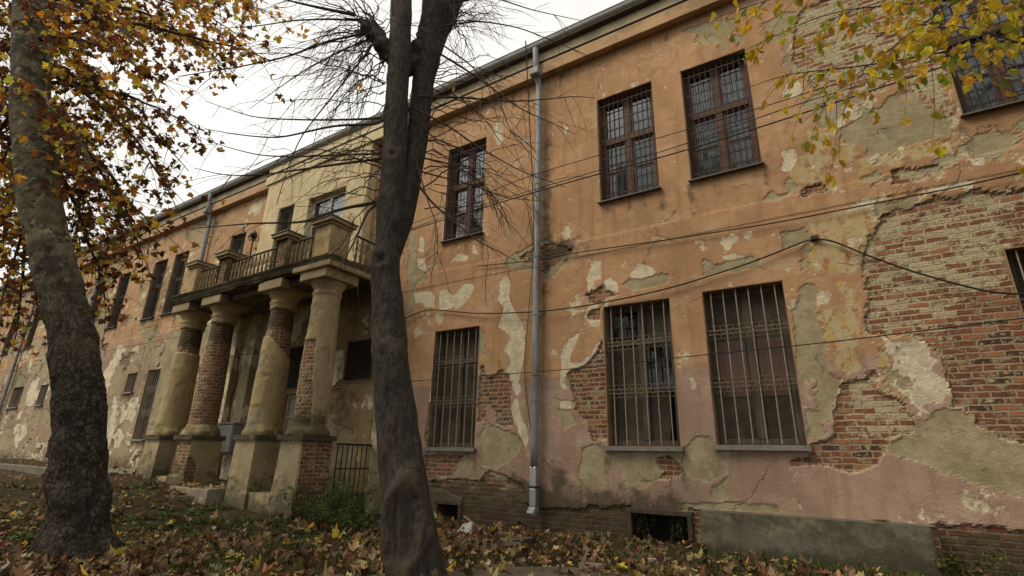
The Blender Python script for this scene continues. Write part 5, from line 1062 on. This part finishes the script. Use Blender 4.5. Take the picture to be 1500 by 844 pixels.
# ================================================================== GROUND COVER, PLANTS, RUBBLE
def scatter(n, fn):
    """n ground points, denser towards the camera: pick sight lines that reach the ground"""
    P = []
    while len(P) < n:
        k = n*3; px = rng.uniform(-160, 1660, k); py = rng.uniform(668, 930, k); d = FX[None]*F+RX[None]*(px-750)[:, None]+UX[None]*(422-py)[:, None]; t = (-.15-CAM[2])/d[:, 2]; ok = (t > 0); X = CAM[0]+d[:, 0]*t; Y = CAM[1]+d[:, 1]*t; ok &= (Y < -.03) & (X > -30) & (X < 4.5) & (Y > -9)
        ok &= rng.random(k) < fn(X, Y); P += list(zip(X[ok], Y[ok]))
    return np.array(P[:n])
def in_porch(X, Y): return (X > -14.7) & (X < -8.6) & (Y > -1.6)
def dens(X, Y):
    n = fbm(X*.8, Y*.8, seed=301, oct=4); d = np.clip(.55+1.6*n, .06, 1); pathd = np.exp(-((X+2.9)/.8)**2-((Y+3.3)/.9)**2); heap = 1.0*np.exp(-((X+4.9)/1.3)**2-((Y+2.7)/1.3)**2); drift = .6*np.exp(-((Y+.35)/.35)**2)*(X < -1.8)+.7*np.exp(-((X+7)**2+(Y+5)**2)/.9); return np.clip(d+heap+drift-.12, 0, 1)*(1-.8*pathd)*np.where(in_porch(X, Y), .05, 1)
PAL_GROUND = [(24, (.135, .080, .038)), (22, (.215, .135, .065)), (20, (.34, .235, .12)), (17, (.062, .038, .021)), (9, (.40, .30, .16)), (3, (.22, .085, .03)), (4.5, (.64, .46, .06)), (2.5, (.52, .47, .31))]
P = scatter(5600, dens); n = len(P); z = gz(P[:, 0], P[:, 1])+.012+.055*rng.random(n)**2+.03*dens(P[:, 0], P[:, 1])*rng.random(n); sz = .038+.075*rng.random(n)**1.9
o = leaves('fallen_leaves', np.column_stack([P, z]), rots(n, .48), sz, pick(PAL_GROUND, n), 'plane', DRYLEAF, curl=rng.normal(.5, .8, n), fold=rng.normal(.2, .5, n)); tag(o, 'carpet of dry lobed brown and yellow plane leaves lying over the yard', 'fallen leaves', kind='stuff')
P = scatter(6000, dens); n = len(P); z = gz(P[:, 0], P[:, 1])+.012+.05*rng.random(n)**2+.03*dens(P[:, 0], P[:, 1])*rng.random(n)
o = leaves('fallen_leaves', np.column_stack([P, z]), rots(n, .5), .026+.05*rng.random(n)**1.6, pick(PAL_GROUND, n), 'heart', DRYLEAF, curl=rng.normal(.5, 1.0, n), fold=rng.normal(.4, .7, n)); tag(o, 'small curled heart shaped brown leaves mixed into the leaf carpet', 'fallen leaves', kind='stuff')
# leaves lying on the porch steps
sp = []
for (a, b, y0, y1, z1, n_) in ((-12.45, -10.95, -1.98, -1.56, .155, 60), (-12.65, -11.5, -2.34, -1.985, .02, 80), (-12.45, -11.6, -2.75, -2.345, -.09, 70)): sp += [(rng.uniform(a, b), rng.uniform(y0+.03, y1), z1+.012+.03*rng.random()) for _ in range(n_)]
sp = np.array(sp); n = len(sp); tag(leaves('step_leaves', sp, rots(n, .35), .05+.05*rng.random(n), pick(PAL_GROUND, n), 'plane', DRYLEAF), 'brown leaves lying on the stone steps between the middle columns', 'fallen leaves', kind='stuff')
# short grass
def gd(X, Y): return np.clip(.26+2.8*(fbm(X*.7+3, Y*.7, seed=305, oct=4)-.02)+.9*np.exp(-((X+.4)/1.6)**2-((Y+.55)/.3)**2)+.4*np.exp(-((X+8.6)/2.5)**2-((Y+3.4)/1.2)**2), 0, 1)*np.where(in_porch(X, Y), 0, 1)
P = scatter(34000, gd); n = len(P); z = gz(P[:, 0], P[:, 1]); h_ = .035+.085*rng.random(n); a = rng.random(n)*6.28; w = .0028+.002*rng.random(n); lean = rng.normal(0, .35, (n, 2))*h_[:, None]
b0 = np.column_stack([P[:, 0]-w*np.cos(a), P[:, 1]-w*np.sin(a), z-.01]); b1 = np.column_stack([P[:, 0]+w*np.cos(a), P[:, 1]+w*np.sin(a), z-.01]); md0 = (b0+np.column_stack([lean*.35, h_*.6])); md1 = (b1+np.column_stack([lean*.35, h_*.6])); tip = np.column_stack([P+lean, z+h_])
V = np.stack([b0, b1, md1, md0, tip], 1).reshape(-1, 3); k = np.arange(n)[:, None]*5; Q = np.concatenate([k+[0, 1, 2], k+[0, 2, 3], k+[3, 2, 4]]); c = np.repeat(pick([(5, (.075, .115, .025)), (3, (.11, .135, .035)), (2, (.15, .13, .05))], n), 5, axis=0)
tag(link('grass', np_mesh('grass', V, Q, {'col': c}, smooth=False), GREENLEAF), 'thin short grass growing between the fallen leaves', 'grass', kind='stuff')
GREENS = [(5, (.055, .095, .022)), (4, (.085, .13, .032)), (2, (.13, .15, .04)), (1, (.20, .18, .05))]
STEM = mat_rough('green_stem', (.06, .075, .025), (.09, .085, .035), 12, .7, .001)
def plant(name, label, cat, base, h, spread, nst, lpst, lsz, kind='oval', group=None, droop=.25, pal=GREENS, lo=.15):
    r = thing(name, label, cat, base, group); sm = MB(); lp = []
    for k in range(nst):
        q = rng.random()*6.28; s = np.array([spread*.3*math.cos(q)*rng.random(), spread*.3*math.sin(q)*rng.random(), -.02]); tw = twig(s, np.array([math.cos(q)*spread*.8, math.sin(q)*spread*.8, h*(.6+.4*rng.random())]), h*(.55+.6*rng.random()), droop, 9, .05); sm.tube(tw, np.linspace(.0045, .0015, 9), 4, False)
        for j in range(lpst): f = lo+(1-lo)*rng.random(); p = tw[min(8, int(f*9))]; lp.append(p+rng.normal(0, lsz*.7, 3))
    sm.build('stem', STEM, r, local=True); lp = np.array(lp); lp[:, 2] = np.maximum(lp[:, 2], .01); n = len(lp); o = leaves('foliage', lp, rots(n, .7), lsz*(.6+.7*rng.random(n)), pick(pal, n), kind, GREENLEAF, curl=rng.normal(.1, .3, n)); o.parent = r; return r
def gp(px, py, z=None):
    d = ray(px, py); z = -.2 if z is None else z
    for _ in range(6): t = (z-CAM[2])/d[2]; P = CAM+d*t; z = float(gz(P[0], P[1]))
    return np.array([P[0], P[1], z])
def onground(x, y): return np.array([x, y, float(gz(x, y))])
plant('tall_weed', 'tall bushy green weed beside the brick pedestal at the porch corner', 'weed', onground(-7.9, -1.75), 1.05, .55, 40, 30, .040)
plant('tall_weed', 'feathery green weed with seed stalks growing under the iron railing', 'weed', onground(-7.5, -1.35), 1.15, .45, 34, 24, .034)
plant('tall_weed', 'dark green weed clump growing just left of the bare tree foot', 'weed', onground(-6.9, -1.9), .8, .5, 30, 24, .038)
plant('wall_plant', 'small green plant growing on the low wall between the two right columns', 'plant', (-9.85, -1.55, .14), .22, .28, 12, 9, .022)
low_spots = [(215, 705), (235, 722), (262, 735), (200, 735), (190, 720), (285, 752), (310, 765), (235, 752), (330, 775), (375, 785), (395, 800), (180, 760), (360, 765), (415, 780), (300, 730), (445, 790), (205, 775), (255, 775), (500, 775), (480, 790), (540, 770), (340, 800), (225, 740), (245, 715), (270, 765), (295, 785), (320, 745), (350, 790), (30, 790), (190, 800), (405, 765), (465, 765), (230, 800), (212, 722), (255, 700)]
for k, (a, b) in enumerate(low_spots):
    plant('ground_plant', 'low leafy green plant among the fallen leaves before the porch', 'plant', gp(a, b), .15+.10*rng.random(), .36, 15, 9, .044, 'heart', 'low green plants before the porch', .5)
for k, (a, b) in enumerate([(1030, 812), (1060, 818), (1190, 822), (1235, 822), (1105, 822), (1330, 832)]):
    plant('weed_tuft', 'small green weed tuft at the foot of the concrete block', 'weed', gp(a, b)+[0, -.05, 0], .20, .20, 10, 8, .020, 'oval', 'weed tufts along the concrete block', .3)
plant('ivy_bush', 'leafy yellow green creeper climbing the brick foot of the wall right of the concrete block', 'plant', onground(.80, -.18), .50, .34, 30, 16, .030, 'heart', pal=[(4, (.07, .085, .02)), (3, (.11, .12, .03)), (2, (.17, .16, .04))])
plant('ivy_bush', 'smaller leafy creeper spreading along the wall foot at the right edge', 'plant', onground(1.35, -.25), .28, .40, 20, 12, .028, 'heart', pal=[(4, (.07, .085, .02)), (3, (.11, .12, .03)), (2, (.17, .16, .04))])
m0 = wx(1290, 757, -.1); plant('ledge_moss', 'strip of green moss and grass on top of the concrete block', 'moss', (m0[0], -.06, zt+.006), .06, .22, 46, 5, .012, 'oval')
v0 = CEL[1]; VI = thing('vine', 'ragged green vine hanging in the opening of the right cellar window', 'vine', (v0[0]+.3, .10, v0[3]-.05)); sm = MB(); lp = []
for k in range(16):
    x = rng.uniform(v0[0]+.06, v0[1]-.08); tw = twig((x, .08+.12*rng.random(), v0[3]-.05), (rng.normal(0, .35), -.05, -1), rng.uniform(.15, .48)*(1.2 if x < (v0[0]+v0[1])/2 else .8), .1, 8); sm.tube(tw, .003, 4, False); lp += [tw[i]+rng.normal(0, .015, 3) for i in range(8) for _ in range(2)]
sm.build('stem', STEM, VI); lp = np.array(lp); n = len(lp); leaves('foliage', lp, hang(n, .6), .022+.018*rng.random(n), pick([(5, (.05, .07, .018)), (3, (.085, .095, .03)), (1, (.12, .07, .03))], n), 'heart', GREENLEAF, VI)
# ---- rubble
RUB = mat_rough('broken_brick', (.27, .15, .10), (.36, .26, .19), 9, .95, .01, c3=(.40, .35, .27)); LIME = mat_rough('pale_rubble', (.42, .37, .29), (.30, .26, .20), 8, .95, .008)
def chunk(px, py, sx, sy, sz, rz, mat, name, label, cat, tilt=.1):
    P = gp(px, py); bm = MB(); g = 5; ax = np.linspace(-1, 1, g); vs, fs = [], []
    b = MB().box(-sx/2, sx/2, -sy/2, sy/2, 0, sz); o = b.build(name, mat); me = o.data; s_ = o.modifiers.new('cut', 'SUBSURF'); s_.subdivision_type = 'SIMPLE'; s_.levels = s_.render_levels = 3
    tx = bpy.data.textures.new('chip', 'CLOUDS'); tx.noise_scale = .06; dm = o.modifiers.new('chip', 'DISPLACE'); dm.texture = tx; dm.strength = min(sx, sz)*.30; dm.texture_coords = 'LOCAL'
    o.location = (P[0], P[1], P[2]-.005); o.rotation_euler = (tilt*(rng.random()-.5), tilt*(rng.random()-.5), rz); return tag(o, label, cat)
chunk(866, 836, .24, .12, .075, .1, RUB, 'broken_brick', 'pale worn brick lying on the path in front of the wall', 'brick')
chunk(961, 830, .15, .10, .085, .5, LIME, 'rubble_stone', 'squarish grey stone lying below the right cellar window', 'stone')
chunk(800, 800, .07, .05, .035, .9, LIME, 'rubble_stone', 'small white stone lying below the downpipe spout', 'stone')
chunk(778, 813, .06, .045, .03, .2, LIME, 'rubble_stone', 'little pale stone on the bare soil left of the worn brick', 'stone')
chunk(712, 812, .07, .05, .04, .2, LIME, 'rubble_stone', 'pale pebble close to the right of the bare tree foot', 'stone')
chunk(885, 790, .06, .05, .03, 1.2, LIME, 'rubble_stone', 'whitish stone chip close to the wall left of the right cellar window', 'stone')
def plank(p, q, w_, t_, label, mat=WOOD_GREY):
    p, q = np.array(p, float), np.array(q, float); d = q-p; L_ = np.linalg.norm(d); o = MB().box(0, L_, -w_/2, w_/2, 0, t_).build('plank', mat, bevel=.003); o.location = tuple(p); o.rotation_euler = (.3, -math.asin(d[2]/L_), math.atan2(d[1], d[0])); return tag(o, label, 'plank')
g = gp(704, 780); plank(g+[0, 0, .02], g+np.array([-.42, .10, .20]), .10, .02, 'broken board leaning up beside the left cellar opening', mat_rough('pale_board', (.30, .21, .13), (.22, .15, .09), 6, .85, .003, stretch=(1, 5, 5)))
g = gp(716, 805); plank(g+[0, 0, .03], g+np.array([.36, .22, .07]), .09, .02, 'grey broken board lying on the leaf heap right of the bare tree')
g = gp(738, 797); plank(g+[0, 0, .03], g+np.array([.40, .16, .09]), .06, .02, 'narrow grey lath lying on the leaves below the brick patch')
# crumpled bag
g = gp(686, 783); nn = 26; U_, V_ = np.meshgrid(np.linspace(-1, 1, nn), np.linspace(-1, 1, nn)); X = .20*U_; Y = .16*V_; Zb = .17*np.exp(-(U_**2+V_**2)*1.3)+.09*fbm(U_*3, V_*3, seed=401, oct=4)+.02; X = X+.05*fbm(U_*2, V_*2, seed=402); Vb = np.stack([X+g[0], Y+g[1], Zb+g[2]-.02], -1).reshape(-1, 3); ii = (np.arange(nn-1)[:, None]*nn+np.arange(nn-1)[None]).ravel()
o = link('plastic_bag', np_mesh('plastic_bag', Vb, np.stack([ii, ii+1, ii+nn+1, ii+nn], -1), smooth=False), mat_rough('dirty_white_plastic', (.42, .40, .38), (.32, .30, .28), 5, .4, .004, spec=.5)); sd_ = o.modifiers.new('thick', 'SOLIDIFY'); sd_.thickness = .004; solo(o, 'crumpled dirty white plastic bag in front of the left cellar opening', 'bag')

# ---- the row of trees across the yard, behind the photographer: the window panes mirror them and they shade the foot of the house
def yard_tree(x, y, h, r, seed, label):
    T = thing('yard_tree', label, 'tree', (x, y, -.4), 'trees across the yard'); p = spline(np.array([(x, y, -.5, .32), (x+.1, y, h*.3, .26), (x, y+.1, h*.6, .17), (x+.1, y, h*.92, .05)]), 60)
    S, Q = skin(p, 24, lambda S, N, th, z: .04*fbm(S[..., 0]*6, S[..., 1]*6, S[..., 2]*3, seed=seed, oct=4)); link('trunk', np_mesh('trunk', S, Q), CBARK, T)
    bm = MB(); pts = []
    for k in range(34):
        z0 = h*(.28+.6*rng.random()); q = rng.random()*6.28; L_ = r*(.55+.6*rng.random())*(1.15-.5*(z0/h)); tw = twig((x, y, z0), (math.cos(q), math.sin(q), .45), L_, .12, 9, .08); bm.tube(tw, np.linspace(.06, .012, 9), 5, False)
        for j in range(64): pts.append(tw[rng.integers(3, 9)]+rng.normal(0, .38, 3))
    bm.build('branches', TWIGM, T); P = np.array(pts); n = len(P); leaves('foliage', P, hang(n, 3.0), .15+.10*rng.random(n), pick([(4, (.10, .05, .02)), (3, (.22, .12, .03)), (3, (.07, .085, .025))], n), 'plane', LEAF, T)
for k, (x, y, h, r) in enumerate([(-24, -15.5, 14, 5.0), (-17, -16.5, 16, 5.4), (-10, -15, 15.5, 5.2), (-3, -16, 16, 5.4), (4, -14.5, 15.5, 5.2), (10.5, -15.5, 15, 5.2), (10, -7, 12, 4.6)]):
    yard_tree(x, y, h, r, 500+k, 'leafy autumn tree of the row across the yard, mirrored in the window panes')
